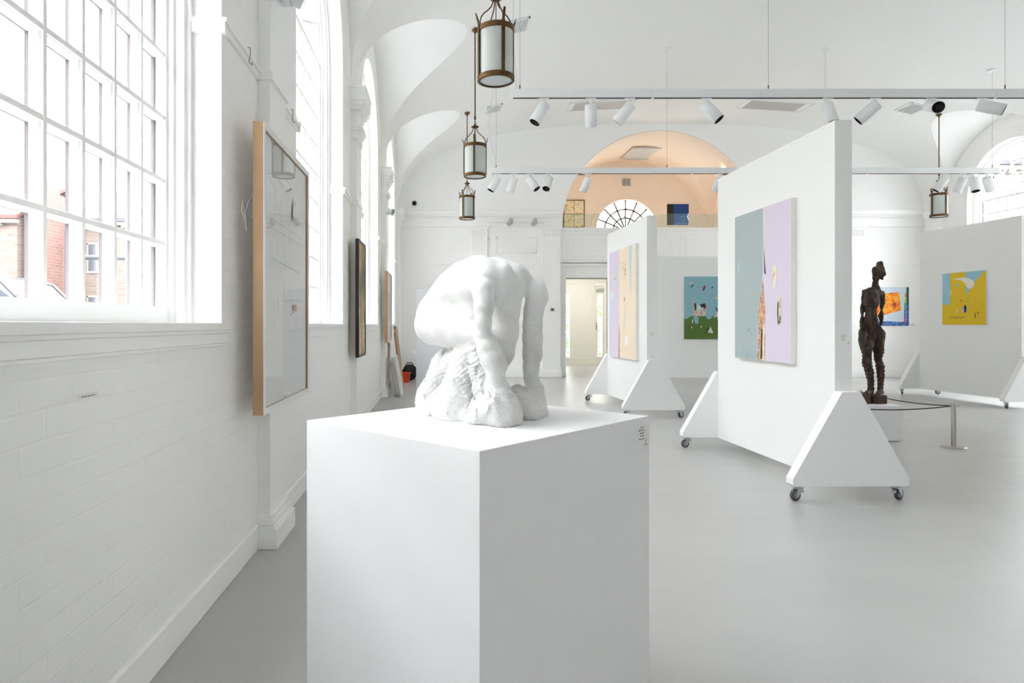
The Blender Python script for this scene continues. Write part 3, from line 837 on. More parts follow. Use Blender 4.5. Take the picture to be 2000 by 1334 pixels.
for a, b in (((.12, .70), (.85, .69)), ((.1, .665), (.9, .66)), ((.45, .40), (.85, .41)), ((.45, .40), (.46, .27)), ((.46, .27), (.86, .28)), ((.5, .34), (.56, .22)), ((.56, .34), (.8, .38)), ((.6, .22), (.72, .33)), ((.15, .55), (.8, .53))):
    lay.append((lblue, stroke(a, b, .0016)))
lay.append((P((196, 150, 140)), [(.62, .36), (.7, .36), (.7, .385), (.62, .385)]))
lay.append((pen, ell(.62, .79, .03, .05, 10, .9, seed=8))); lay.append((paper, ell(.625, .79, .022, .04, 10, .9, seed=9)))
t = framed('framed_drawing', 'large pale drawing behind glass in a light wood frame on the left wall', 1.05, 1.382, .049, .03, M['oak'], paper, .012, (-.885, 3.62, .738), 0, FN_WALL_L, layers=lay, mfront=M['framewhite'])
mb = MB(); mb.tube([(-.01, -.47, 1.06), (-.02, -.53, 1.0), (-.03, -.56, .93), (-.02, -.58, .9), (-.03, -.60, .95), (-.035, -.57, 1.0), (-.03, -.54, .93), (-.02, -.56, .86)], .0018, 6); mb.build('hanging_wire', M['flex'], t)
gold = collage('dark_gold_figure_paint', [(60, 54, 52), (120, 104, 86), (160, 140, 110), (190, 160, 100), (210, 196, 170), (104, 100, 104)], 5, (1, 1, .35))
framed('framed_picture', 'narrow gold and brown picture in a black frame on the left wall', .62, 1.227, .036, .022, M['frameblack'], gold, .008, (-.885, 7.10, .825), 0, FN_WALL_L, glass=False)
framed('framed_drawing', 'farthest wood framed picture on the left wall, grey lower half', .80, 1.116, .049, .025, M['oak'], paper, .012, (-.885, 10.70, .885), 0, FN_WALL_L, layers=[(P((150, 150, 150)), [(.15, .3), (.85, .3), (.85, .72), (.15, .72)])], mfront=M['framewhite'])
t = framed('framed_map', 'four panel aged paper picture in a dark frame on the balcony', .56, .74, .03, .02, M['framedark'], map_, .006, (3.495, YA - .004, 3.71), 0, FN_FRONT, glass=False,
       layers=[(M['framedark'], [(.49, 0), (.51, 0), (.51, 1), (.49, 1)]), (M['framedark'], [(0, .49), (1, .49), (1, .51), (0, .51)])])
painting('bright blue and black painting on the balcony wall', .58, .56, .025, P((20, 96, 176)), [
    (P((18, 16, 20)), [(0, 0), (.3, 0), (.3, 1), (0, 1)]), (P((10, 60, 130)), [(.3, .5), (1, .55), (1, 1), (.3, 1)]), (P((90, 140, 190)), ell(.72, .3, .12, .14, 14, .3)), (P((20, 86, 166)), ell(.72, .3, .09, .1, 14, .3)), (P((120, 160, 200)), stroke((.4, .06), (.9, .1), .02))],
    (6.23, YA - .004, 3.785), 0, FN_FRONT)

# ------------------------------------------------------------------ lanterns
def opal():
    t = NT('opal_lantern_glass'); b = t.bsdf(lin((222, 226, 224)), .12)
    tr = t.n('ShaderNodeBsdfTranslucent', Color=lin((232, 236, 234))); mx = t.n('ShaderNodeMixShader'); mx.inputs[0].default_value = .4
    t.l(b.outputs[0], mx.inputs[1]); t.l(tr.outputs[0], mx.inputs[2]); t.l(mx.outputs[0], t.out.inputs[0]); return t.m
M['opal'] = opal()
def lantern(label, loc, ztop, rot):
    t = thing('hanging_lantern', label, 'lantern', loc, rot, 'brass lanterns hanging in a row')
    L = ztop - loc[2]
    mb = MB(); mb.lathe([(.128, .002), (.146, .0), (.153, .006), (.150, .014), (.150, .030), (.154, .036), (.148, .042), (.134, .042), (.130, .012)], 40, cap=False); mb.build('bottom_ring', M['brass'], t)
    mb = MB(); mb.lathe([(.001, .004), (.09, .006), (.132, .012)], 32, cap=False); mb.build('bottom_diffuser', M['opal'], t)
    mb = MB(); mb.lathe([(.139, .035), (.139, .405)], 40, cap=False); mb.lathe([(.136, .405), (.136, .035)], 40, cap=False); mb.build('glass_cylinder', M['opal'], t)
    mb = MB(); mb.lathe([(.134, .398), (.149, .398), (.153, .404), (.150, .410), (.150, .428), (.154, .434), (.148, .440), (.134, .440)], 40, cap=False); mb.build('top_ring', M['brass'], t)
    for k in range(4):
        R = Matrix.Rotation(k * PI / 2, 4, 'Z')
        mb = MB(); mb.box((.144, -.013, .03), (.156, .013, .45), mx=R)
        mb.prism([(.150, .45), (.156, .45), (.170, .50), (.178, .535), (.166, .51), (.150, .47)], (-.010, .010), lambda a, b, d: (a, d, b), mx=R); mb.build('strap', M['brass'], t)
        R2 = Matrix.Rotation(k * PI / 2 + .02, 4, 'Z')
        mb = MB(); mb.tube([R2 @ Vector((r, 0, z)) for r, z in ((.138, .432), (.140, .47), (.130, .51), (.105, .545), (.070, .575), (.043, .605), (.028, .640), (.020, .672))], .0055, 8); mb.build('crown_arm', M['brass'], t)
    mb = MB(); mb.lathe([(.001, .655), (.02, .66), (.05, .675), (.053, .682), (.035, .69), (.018, .70), (.012, .72)], 24, cap=False); mb.tube([(0, 0, .44), (0, 0, .66)], .004, 8); mb.build('crown_cap', M['brass'], t)
    mb = MB()
    for k in range(2):
        z = .735 + .03 * k; pts = [((.012 * math.cos(a), 0, z + .02 * math.sin(a)) if k else (0, .012 * math.cos(a), z + .02 * math.sin(a))) for a in [2 * PI * i / 14 for i in range(14)]]
        mb.tube(pts, .0035, 6, closed=True)
    mb.build('chain_link', M['brass'], t)
    mb = MB(); mb.tube([(0, 0, .78), (0, 0, L - .02)], .0085, 10); mb.lathe([(.009, .775), (.014, .785), (.014, .82), (.009, .83)], 12, cap=False); mb.build('rod', M['brass'], t)
    mb = MB(); mb.lathe([(.012, L - .06), (.018, L - .045), (.05, L - .012), (.055, L - .004), (.055, L)], 24); mb.build('ceiling_rose', M['brass'], t)
LX = .452
lantern('nearest and largest brass lantern with white glass, upper left', (LX - .006, 5.39, 3.15), ceil_z(LX, 5.39), -PI / 2 + .32)
lantern('middle brass lantern of the row of three on the left', (LX + .004, 8.93, 3.162), ceil_z(LX, 8.93), -PI / 2 - .13)
lantern('smallest, farthest brass lantern of the row of three on the left', (LX + .035, 12.47, 3.155), ceil_z(LX, 12.47), -PI / 2 + .98)
lantern('brass lantern hanging on the right side near the arched right window', (9.41, 12.47, 3.20), ceil_z(9.41, 12.47), math.radians(188))

# ------------------------------------------------------------------ lighting tracks and spots
def track(label, y, z, x0, x1, seams, wires, flex):
    t = thing('lighting_track', label, 'track', (0, y, z))
    xs = [x0] + seams + [x1]
    for a, b in zip(xs[:-1], xs[1:]):
        mb = MB(); mb.box((a + .001, -.026, 0), (b - .001, .026, .092)); r = mb.build('rail', M['track'], t, bevel=.002)
        mb = MB(); mb.box((a + .03, -.016, -.004), (b - .002, .016, 0)); mb.build('rail_slot', M['slot'], r)
    for x in wires:
        top = ceil_z(x, y) - z
        mb = MB(); mb.tube([(x, 0, .09), (x, 0, .14)], .006, 8); mb.build('wire_gripper', M['brass'], t)
        mb = MB(); mb.tube([(x, 0, .13), (x, 0, top)], .0022, 6); mb.build('suspension_wire', M['wire'], t)
        mb = MB(); mb.lathe([(.07, top - .012), (.072, top - .006), (.072, top + .02)], 24);
        o = mb.build('ceiling_plate', M['track'], t); o.location = (x, 0, 0)
    x, off = flex; top = ceil_z(x, y) - z
    pts = [(x, .0, .09), (x + .015, 0, .25), (x - off * .6, 0, .5), (x - off, 0, .85), (x - off * .4, 0, 1.2), (x, 0, top)]
    sm = []
    for i in range(len(pts) - 1):
        p0 = Vector(pts[max(0, i - 1)]); p1 = Vector(pts[i]); p2 = Vector(pts[i + 1]); p3 = Vector(pts[min(len(pts) - 1, i + 2)])
        for k in range(6):
            s = k / 6; sm.append(.5 * ((2 * p1) + (p2 - p0) * s + (2 * p0 - 5 * p1 + 4 * p2 - p3) * s * s + (3 * p1 - p0 - 3 * p2 + p3) * s ** 3))
    sm.append(Vector(pts[-1]))
    mb = MB(); mb.tube(sm, .0045, 8); mb.build('power_flex', M['flex'], t)
    return t
ZT = 3.625
track('nearer white lighting track with eight spotlights across the hall', 7.16, ZT, .75, 9.05, [2.28, 4.15, 6.0], [.853, 3.55, 6.12, 8.75], (.80, .02))
track('farther white lighting track across the hall, above the wheeled walls', 10.70, ZT - .01, .79, 9.03, [2.28, 4.05, 6.9], [.89, 3.66, 6.23, 8.94], (.86, .09))
def spot_parts():
    head = MB(); head.lathe([(.001, .004), (.056, .004), (.064, -.004), (.065, -.235), (.059, -.237), (.057, -.215)], 32, cap=False)
    lens = MB(); lens.lathe([(.057, -.232), (.05, -.19), (.001, -.186)], 28, cap=False); lens.lathe([(.0595, -.2375), (.057, -.230)], 28, cap=False)
    return head, lens
def spotlight(label, x, y, z, aim, group):
    t = thing('track_spotlight', label, 'spotlight', (x, y, z), 0, group)
    mb = MB(); mb.box((-.055, -.015, -.014), (.055, .015, -.0042)); mb.lathe([(.013, -.066), (.013, -.014)], 12); mb.build('track_adapter', M['track'], t)
    a = Vector(aim).normalized(); R = a.to_track_quat('-Z', 'Y').to_matrix().to_4x4()
    side = Vector((0, 0, -1)) - a * Vector((0, 0, -1)).dot(a)
    T = Matrix.Translation(Vector((0, 0, -.072)) + Vector((a.x, a.y, 0)) * -.03) @ R
    h, l = spot_parts()
    ho = h.build('lamp_head', M['track'], t); ho.matrix_local = T
    lo = l.build('lens_recess', M['black'], ho)
    return t
ZN = ZT
px = lambda u, y: (u - CX) / F * y
G1, G2 = 'spotlights on the nearer track', 'spotlights on the farther track'
near = [(1062, (-.5, -.12, -.85), 'leftmost spotlight on the nearer track, tilted left'), (1154, (.1, .35, -.9), 'second spotlight from left on the nearer track, hanging almost upright'),
        (1230, (-.6, .35, -.75), 'third spotlight from left on the nearer track, turned away left'), (1379, (.55, -.3, -.75), 'fourth spotlight on the nearer track, right of a long gap, black mouth to the right'),
        (1616, (.1, -.35, -.95), 'fifth spotlight on the nearer track, just above the top corner of the nearest wall'), (1709, (-.72, .42, -.7), 'sixth spotlight on the nearer track, tilted left beside the nearest wall top'),
        (1818, (-.3, -1.0, -.42), 'spotlight on the nearer track turned at the camera showing its round black mouth'), (1917, (.8, -.62, -.45), 'rightmost spotlight in view on the nearer track, tilted right')]
for u, aim, lab in near: spotlight(lab, px(u, 7.16), 7.16, ZN, aim, G1)
far = [(970.5, (-.5, -.05, -.85), 'leftmost spotlight on the farther track, tilted left'), (1003.5, (-.28, .25, -.9), 'second spotlight from left on the farther track, beside the middle lantern'),
       (1035, (.5, -.3, -.8), 'third spotlight from left on the farther track, black mouth to the right'), (1072, (-.3, -.5, -.85), 'fourth spotlight from left on the farther track, black mouth towards the camera'),
       (1148, (-.35, .3, -.9), 'single spotlight on the farther track in front of the peach alcove'), (1406, (-.25, .3, -.95), 'spotlight on the farther track half hidden by the nearest wall top'),
       (1845, (-.55, .3, -.85), 'spotlight on the farther track overlapping the right hand lantern'), (1880, (-.2, .35, -.9), 'spotlight on the farther track just right of the right hand lantern'),
       (1901, (-.05, -.3, -1), 'upright spotlight with black mouth near the right end of the farther track'), (1928, (.5, .3, -.85), 'last spotlight at the right end of the farther track')]
for u, aim, lab in far: spotlight(lab, px(u, 10.70), 10.70, ZN - .01, aim, G2)

# ------------------------------------------------------------------ ceiling and wall fittings
def vent(name, label, x, y, w, l, slats, cat='vent', along='y'):
    z = ceil_z(x, y); dz = (ceil_z(x + .05, y) - ceil_z(x - .05, y)) / .1
    t = thing(name, label, cat, (x, y, z - .012)); t.rotation_euler = (0, -math.atan(dz), 0)
    mb = MB(); fw = .03
    mb.box((-w / 2, -l / 2, -.01), (w / 2, -l / 2 + fw, .03)); mb.box((-w / 2, l / 2 - fw, -.01), (w / 2, l / 2, .03)); mb.box((-w / 2, -l / 2, -.01), (-w / 2 + fw, l / 2, .03)); mb.box((w / 2 - fw, -l / 2, -.01), (w / 2, l / 2, .03))
    mb.build('vent_frame', M['track'], t)
    mb = MB(); mb.box((-w / 2 + fw, -l / 2 + fw, .004), (w / 2 - fw, l / 2 - fw, .02))
    for k in range(slats):
        xx = -w / 2 + fw + (w - 2 * fw) * (k + .5) / slats
        mb.box((xx - .006, -l / 2 + fw, -.006), (xx + .006, l / 2 - fw, .004), 1)
    mb.build('vent_slats', [M['grille'], M['track']], t)
    return t
vent('ceiling_vent', 'small square ceiling grille right of the nearest lantern', 1.07, 9.20, .30, .42, 7)
vent('ceiling_vent', 'small ceiling grille above and right of the middle lantern', 1.02, 12.7, .30, .42, 7)
vent('ceiling_vent', 'small ceiling grille on the right, beside the round mouthed spotlight', 8.95, 12.55, .34, .46, 7)
vent('ceiling_panel', 'long flush ceiling panel left of centre behind the nearer track', 3.22, 13.35, 1.35, .55, 0, 'ceiling panel')
vent('ceiling_panel', 'long flush ceiling panel right of centre behind the nearer track', 6.75, 13.35, 1.35, .55, 0, 'ceiling panel')
t = thing('alcove_air_grille', 'square slatted air grille in the peach alcove vault', 'vent', (5.13, 16.55, 5.455))
mb = MB(); mb.box((-.50, -.55, -.012), (.50, -.50, .03)); mb.box((-.50, .50, -.012), (.50, .55, .03)); mb.box((-.50, -.5, -.012), (-.45, .5, .03)); mb.box((.45, -.5, -.012), (.50, .5, .03)); mb.build('vent_frame', M['grille'], t)
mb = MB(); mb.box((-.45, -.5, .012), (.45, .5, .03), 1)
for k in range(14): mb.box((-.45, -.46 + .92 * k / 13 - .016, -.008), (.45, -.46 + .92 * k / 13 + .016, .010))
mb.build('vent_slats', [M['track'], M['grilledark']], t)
t = thing('wall_vent', 'small square grey vent above the fan window in the alcove', 'vent', (4.88, YA - .004, 4.82))
mb = MB(); frame_xz(mb, -.11, .11, 0, .2, .015, -.012, 0); mb.build('vent_frame', M['grille'], t)
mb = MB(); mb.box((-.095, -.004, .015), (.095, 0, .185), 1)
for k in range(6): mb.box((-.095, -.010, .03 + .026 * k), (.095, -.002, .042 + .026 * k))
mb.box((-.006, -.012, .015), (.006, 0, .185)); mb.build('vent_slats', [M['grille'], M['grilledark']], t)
warm = emit_mat('warm_lamp_glow', (255, 205, 150), 3)
for s, lab in ((-1, 'left of two small warm uplighters on the alcove arch'), (1, 'right of two small warm uplighters on the alcove arch')):
    t = thing('arch_uplighter', lab, 'lamp', (AX + s * 1.66, 15.16, 4.615), 0, 'warm lamps on the alcove arch')
    mb = MB(); mb.prism([(-.13, .13), (.13, .13), (.10, 0), (-.10, 0)], (-.07, .07), lambda a, b, d: (a, d, b)); mb.tube([(s * .06, 0, .05), (s * .16, 0, .05)], .02, 8); mb.build('lamp_body', M['brass'], t)
    mb = MB(); mb.box((-.11, -.055, .131), (.11, .055, .136)); mb.build('lamp_glass', warm, t)
    ld = bpy.data.lights.new('uplighter_light', 'POINT'); ld.energy = 2.6; ld.shadow_soft_size = .25; ld.color = (1, .93, .86)
    lo = bpy.data.objects.new('uplighter_light', ld); COL.objects.link(lo); lo.location = (-s * .55, .9, -.75); lo.parent = t
t = thing('lobby_ceiling_light', 'small warm ceiling light in the lobby above the white door', 'lamp', (4.0, 17.4, 2.46))
mb = MB(); mb.lathe([(.11, -.012), (.13, 0)], 24); mb.build('lamp_base', M['brass'], t)
mb = MB(); mb.lathe([(.001, -.05), (.07, -.04), (.11, -.012)], 24, cap=False); mb.build('lamp_glass', emit_mat('lobby_lamp_glow', (255, 226, 190), 6), t)
ld = bpy.data.lights.new('lobby_light', 'POINT'); ld.energy = 15; ld.shadow_soft_size = .12; ld.color = (1, .96, .90)
lo = bpy.data.objects.new('lobby_light', ld); COL.objects.link(lo); lo.location = (0, 0, -.14); lo.parent = t
# balustrade glass
t = thing('glass_balustrade', 'low clear glass railing along the balcony edge', 'railing', (AX, YP + .1, 3.345))
for k in range(3):
    a = -AR + .04 + k * (2 * AR - .08) / 3
    mb = MB(); mb.box((a + .004, -.006, 0), (a + (2 * AR - .08) / 3 - .004, .006, .335)); mb.build('glass_panel', M['railglass'], t)
for k in (1, 2):
    x = -AR + .04 + k * (2 * AR - .08) / 3
    mb = MB(); mb.box((x - .02, -.012, .25), (x + .02, .012, .29)); mb.build('glass_clamp', M['steel'], t)
mb = MB(); mb.prism([(0, 0), (.16, 0), (.20, .46), (.13, .50), (.03, .40)], (0, .03), lambda a, b, d: (a, d, b)); o = mb.build('orange_board', P((226, 90, 30))); o.location = (3.06, 15.6, 3.0)
tag(o, 'small orange board behind the balcony glass, before the aged paper picture', 'board')
# thermostat, camera dome, rail with two spots, emergency lights
t = thing('thermostat', 'small square thermostat on the white pilaster left of the doorway', 'thermostat', (2.463, YB - .0725, 1.445))
mb = MB(); mb.box((-.055, -.018, 0), (.055, 0, .10)); mb.build('thermostat_body', M['track'], t, bevel=.004)
mb = MB(); mb.box((-.033, -.020, .022), (.033, -.017, .08)); mb.build('thermostat_screen', mat('dull_green_screen', (90, 100, 84), .3), t)
t = thing('security_camera', 'small round security camera high on the far left corner wall', 'camera', (-.60, YB, 3.86))
R = Matrix.Rotation(PI / 2, 4, 'X')
mb = MB(); mb.lathe([(.075, 0), (.075, .03), (.06, .05)], 24, mx=R); mb.build('camera_base', M['track'], t)
mb = MB(); mb.lathe([(.052, .04), (.05, .07), (.035, .095), (.001, .105)], 24, mx=R, cap=False); mb.build('camera_dome', M['black'], t)
t = thing('wall_spot_rail', 'slim white rail with two small spots high on the far wall', 'spotlights', (1.66, YB - .03, 3.43))
mb = MB(); mb.box((-.62, -.03, -.012), (.62, .0, .018)); mb.build('rail', M['track'], t)
for x in (-.12, .42):
    mb = MB(); mb.lathe([(.001, 0), (.045, .0), (.05, -.16), (.001, -.15)], 20, mx=Matrix.Translation((x, -.09, .05)) @ Matrix.Rotation(-.7, 4, 'X') @ Matrix.Rotation(.4, 4, 'Y'), cap=False); mb.box((x - .04, -.05, -.03), (x + .04, -.03, .03)); mb.box((x - .012, -.10, -.01), (x + .012, -.04, .012)); mb.build('lamp_head', M['grille'], t)
def emergency(label, y):
    t = thing('emergency_light', label, 'emergency light', (XL + .066, y, 2.93), 0, 'emergency lights on the left pilasters')
    mb = MB(); mb.box((0, -.11, .03), (.055, .11, .12)); mb.build('light_housing', M['track'], t, bevel=.006)
    for s in (-1, 1):
        R = Matrix.Translation((.09, s * .07, .06)) @ Matrix.Rotation(s * .5, 4, 'Z') @ Matrix.Rotation(1.9, 4, 'Y')
        mb = MB(); mb.lathe([(.02, -.05), (.045, -.01), (.048, .03)], 20, mx=R); mb.build('light_head', M['track'], t)
        mb = MB(); mb.lathe([(.001, .031), (.044, .031)], 20, mx=R, cap=False); mb.build('light_lens', M['hubgrey'], t)
emergency('twin headed emergency light on the near pilaster at the top of the picture', 3.62)
emergency('small emergency light on the farther pilaster under the vault', 10.70)
for y, z, lab in ((3.17, 2.44, 'small wire hook on the rail beside the big window'), (4.08, 2.44, 'small wire hook on the rail above the large wood framed drawing')):
    mb = MB(); x = XL + .03
    mb.tube([(x, y, z + .06), (x + .012, y, z + .055), (x + .012, y, z + .02), (x + .004, y, z - .01), (x + .02, y, z - .03), (x + .02, y, z - .015)], .003, 6)
    tag(mb.build('picture_hook', M['steel']), lab, 'hook')

# ------------------------------------------------------------------ plinth, rope barrier
mb = MB(); mb.box((3.78, 6.55, .012), (4.587, 7.35, .357)); mb.box((3.80, 6.57, 0), (4.567, 7.33, .012)); o = mb.build('low_plinth', M['plinth'], bevel=.002)
tag(o, 'low white plinth under the dark wooden standing figure', 'plinth')
def post(label, x, y):
    t = thing('barrier_post', label, 'post', (x, y, 0), 0, 'steel barrier posts')
    mb = MB(); mb.lathe([(.105, 0), (.105, .008), (.098, .013), (.03, .015)], 32); mb.build('post_base', M['steel'], t)
    mb = MB(); mb.lathe([(.0215, .014), (.0215, .412), (.018, .418)], 20); mb.build('post_tube', M['steel'], t)
    mb = MB(); mb.tube([(-.04, 0, .392), (.055, 0, .392)], .006, 8); mb.build('rope_pin', M['steel'], t)
post('steel rope barrier post standing on the open floor right of the low plinth', 4.855, 6.25)
post('steel rope barrier post hidden behind the legs of the wooden figure', 4.80, 7.55)
post('steel rope barrier post behind the near foot of the nearest wheeled wall', 3.66, 6.25)
def rope(label, a, b, sag):
    a, b = Vector(a), Vector(b); pts = []
    for i in range(25):
        s = i / 24; p = a.lerp(b, s); p.z -= sag * 4 * s * (1 - s); pts.append(p)
    mb = MB(); mb.tube(pts, .0055, 8); tag(mb.build('barrier_rope', M['ropecord']), label, 'rope')
rope('dark barrier cord across the front of the low plinth', (3.69, 6.25, .392), (4.82, 6.25, .392), .035)
rope('dark barrier cord running back from the steel post to behind the figure', (4.852, 6.28, .392), (4.80, 7.52, .392), .03)

# ------------------------------------------------------------------ things stored in the far left corner
t = thing('display_board', 'pale grey upright display board behind the marble figure', 'board', (.22, 10.5, 0))
mb = MB(); mb.box((-.62, -.02, .1), (.62, .03, 1.73)); mb.build('panel', mat('pale_grey_board', (214, 216, 220), .5), t, bevel=.003)
for s in (-1, 1):
    mb = MB(); mb.box((s * .58 - .03, -.02, .05), (s * .58 + .03, .28, .1)); mb.build('support_foot', M['track'], t)
    c = make_caster().build('caster', M['zinc'], t); c.scale = (.5, .5, .5); c.location = (s * .58, 0, 0); w = wheel_mesh().build('caster_wheel', [M['rubber'], M['hubgrey']], c)
t = thing('storage_tub', 'orange red plastic tub on the floor in the far left corner', 'tub', (-.76, 13.35, 0))
tub = mat('orange_red_plastic', (214, 66, 34), .35)
mb = MB()
outer = [(-.105, -.12), (.105, -.12), (.105, .12), (-.105, .12)]; top = [(-.13, -.15), (.13, -.15), (.13, .15), (-.13, .15)]
vs = [(a, b, 0) for a, b in outer] + [(a, b, .19) for a, b in top] + [(a * .94, b * .94, .19) for a, b in top] + [(a * .94, b * .94, .012) for a, b in outer]
fs = [(0, 3, 2, 1)] + [(i, (i + 1) % 4, 4 + (i + 1) % 4, 4 + i) for i in range(4)] + [(4 + i, 4 + (i + 1) % 4, 8 + (i + 1) % 4, 8 + i) for i in range(4)] + [(8 + i, 8 + (i + 1) % 4, 12 + (i + 1) % 4, 12 + i) for i in range(4)] + [(12, 13, 14, 15)]
mb.add(vs, fs); frame_ = [(-.137, -.157), (.137, -.157), (.137, .157), (-.137, .157)]
mb.build('tub_body', tub, t, bevel=.006)
mb = MB()
for (a, b, c, d) in ((-.14, .14, -.16, -.148), (-.14, .14, .148, .16), (-.14, -.13, -.16, .16), (.13, .14, -.16, .16)): mb.box((a, c, .175), (b, d, .195))
mb.build('tub_rim', tub, t, bevel=.003)
mb = MB(); mb.tube([(-.05, -.157, .16), (-.045, -.18, .15), (.045, -.18, .15), (.05, -.157, .16)], .006, 8); mb.build('tub_handle', tub, t)
def blob_bag():
    mb = MB(); n, m = 20, 12; vs = []; r = random.Random(3)
    for j in range(m + 1):
        p = PI * j / m
        for i in range(n):
            a = 2 * PI * i / n; k = 1 + .12 * math.sin(3 * a + j) + .08 * (r.random() - .5)
            vs.append((.16 * k * math.sin(p) * math.cos(a), .13 * k * math.sin(p) * math.sin(a), .17 - .17 * math.cos(p) * (1.0 if j > m / 2 else 1.0)))
    fs = [(j * n + i, j * n + (i + 1) % n, (j + 1) * n + (i + 1) % n, (j + 1) * n + i) for j in range(m) for i in range(n)]
    mb.add(vs, fs, 0, True); mb.tube([(-.08, 0, .31), (-.05, 0, .37), (.05, 0, .37), (.08, 0, .31)], .01, 8); return mb
o = blob_bag().build('black_bag', mat('black_bag_cloth', (26, 26, 28), .8)); o.location = (-.66, 13.72, 0); tag(o, 'black cloth bag slumped behind the orange red tub', 'bag')
t = thing('drawer_unit', 'small white drawer unit in the far left corner beside the black bag', 'drawers', (-.42, 14.25, 0))
mb = MB(); mb.box((-.2, -.2, .03), (.2, .2, .58)); mb.box((-.18, -.18, 0), (.18, .18, .03)); mb.build('cabinet_body', M['trim'], t, bevel=.004)
for k in range(4):
    mb = MB(); mb.box((-.19, -.212, .045 + .132 * k), (.19, -.2, .165 + .132 * k)); d = mb.build('drawer', M['trim'], t, bevel=.003)
    mb = MB(); mb.box((-.05, -.222, .125 + .132 * k), (.05, -.212, .14 + .132 * k)); mb.build('drawer_handle', M['grille'], d)
cols = [(226, 226, 222), (206, 214, 222), (216, 206, 196), (230, 230, 230)]
labs = ['front canvas of the stack leaning below the far wood framed picture', 'second canvas of the stack leaning at the farther left pilaster', 'third canvas of the stack leaning at the farther left pilaster', 'rearmost canvas of the stack leaning at the farther left pilaster']
for k in range(4):
    mb = MB(); mb.box((-.012, 0, 0), (.012, .62 - .05 * k, .66 - .02 * k)); mb.box((.0121, .02, .02), (.0126, .60 - .05 * k, .64 - .02 * k), 1)
    o = mb.build('stored_canvas', [M['canvas'], P(cols[k])]); o.location = (-.655 - .034 * k, 10.62 + .05 * k, .004); o.rotation_euler = (0, -.16, 0); tag(o, labs[k], 'canvas', 'canvases leaning in a stack')
for k in range(2):  # two bare picture frames, no easel
    t = thing('bare_wooden_frame', ('taller', 'shorter')[k] + ' bare wooden picture frame leaning beyond the stacked canvases', 'frame', (-.70 - .03 * k, 11.75 + .2 * k, .002)); t.rotation_euler = (0, -.12, 0)
    mb = MB(); hh = 1.14 - .12 * k
    for (a, b, c, d) in ((0, .5, 0, .045), (0, .5, hh - .045, hh), (0, .045, 0, hh), (.455, .5, 0, hh)): mb.box((-.012, a, c), (.012, b, d))
    mb.build('frame_rails', M['oak'], t); mb = MB(); mb.box((-.008, .04, .04), (-.002, .46, hh - .04)); mb.build('backing_board', P((196, 176, 146)), t)
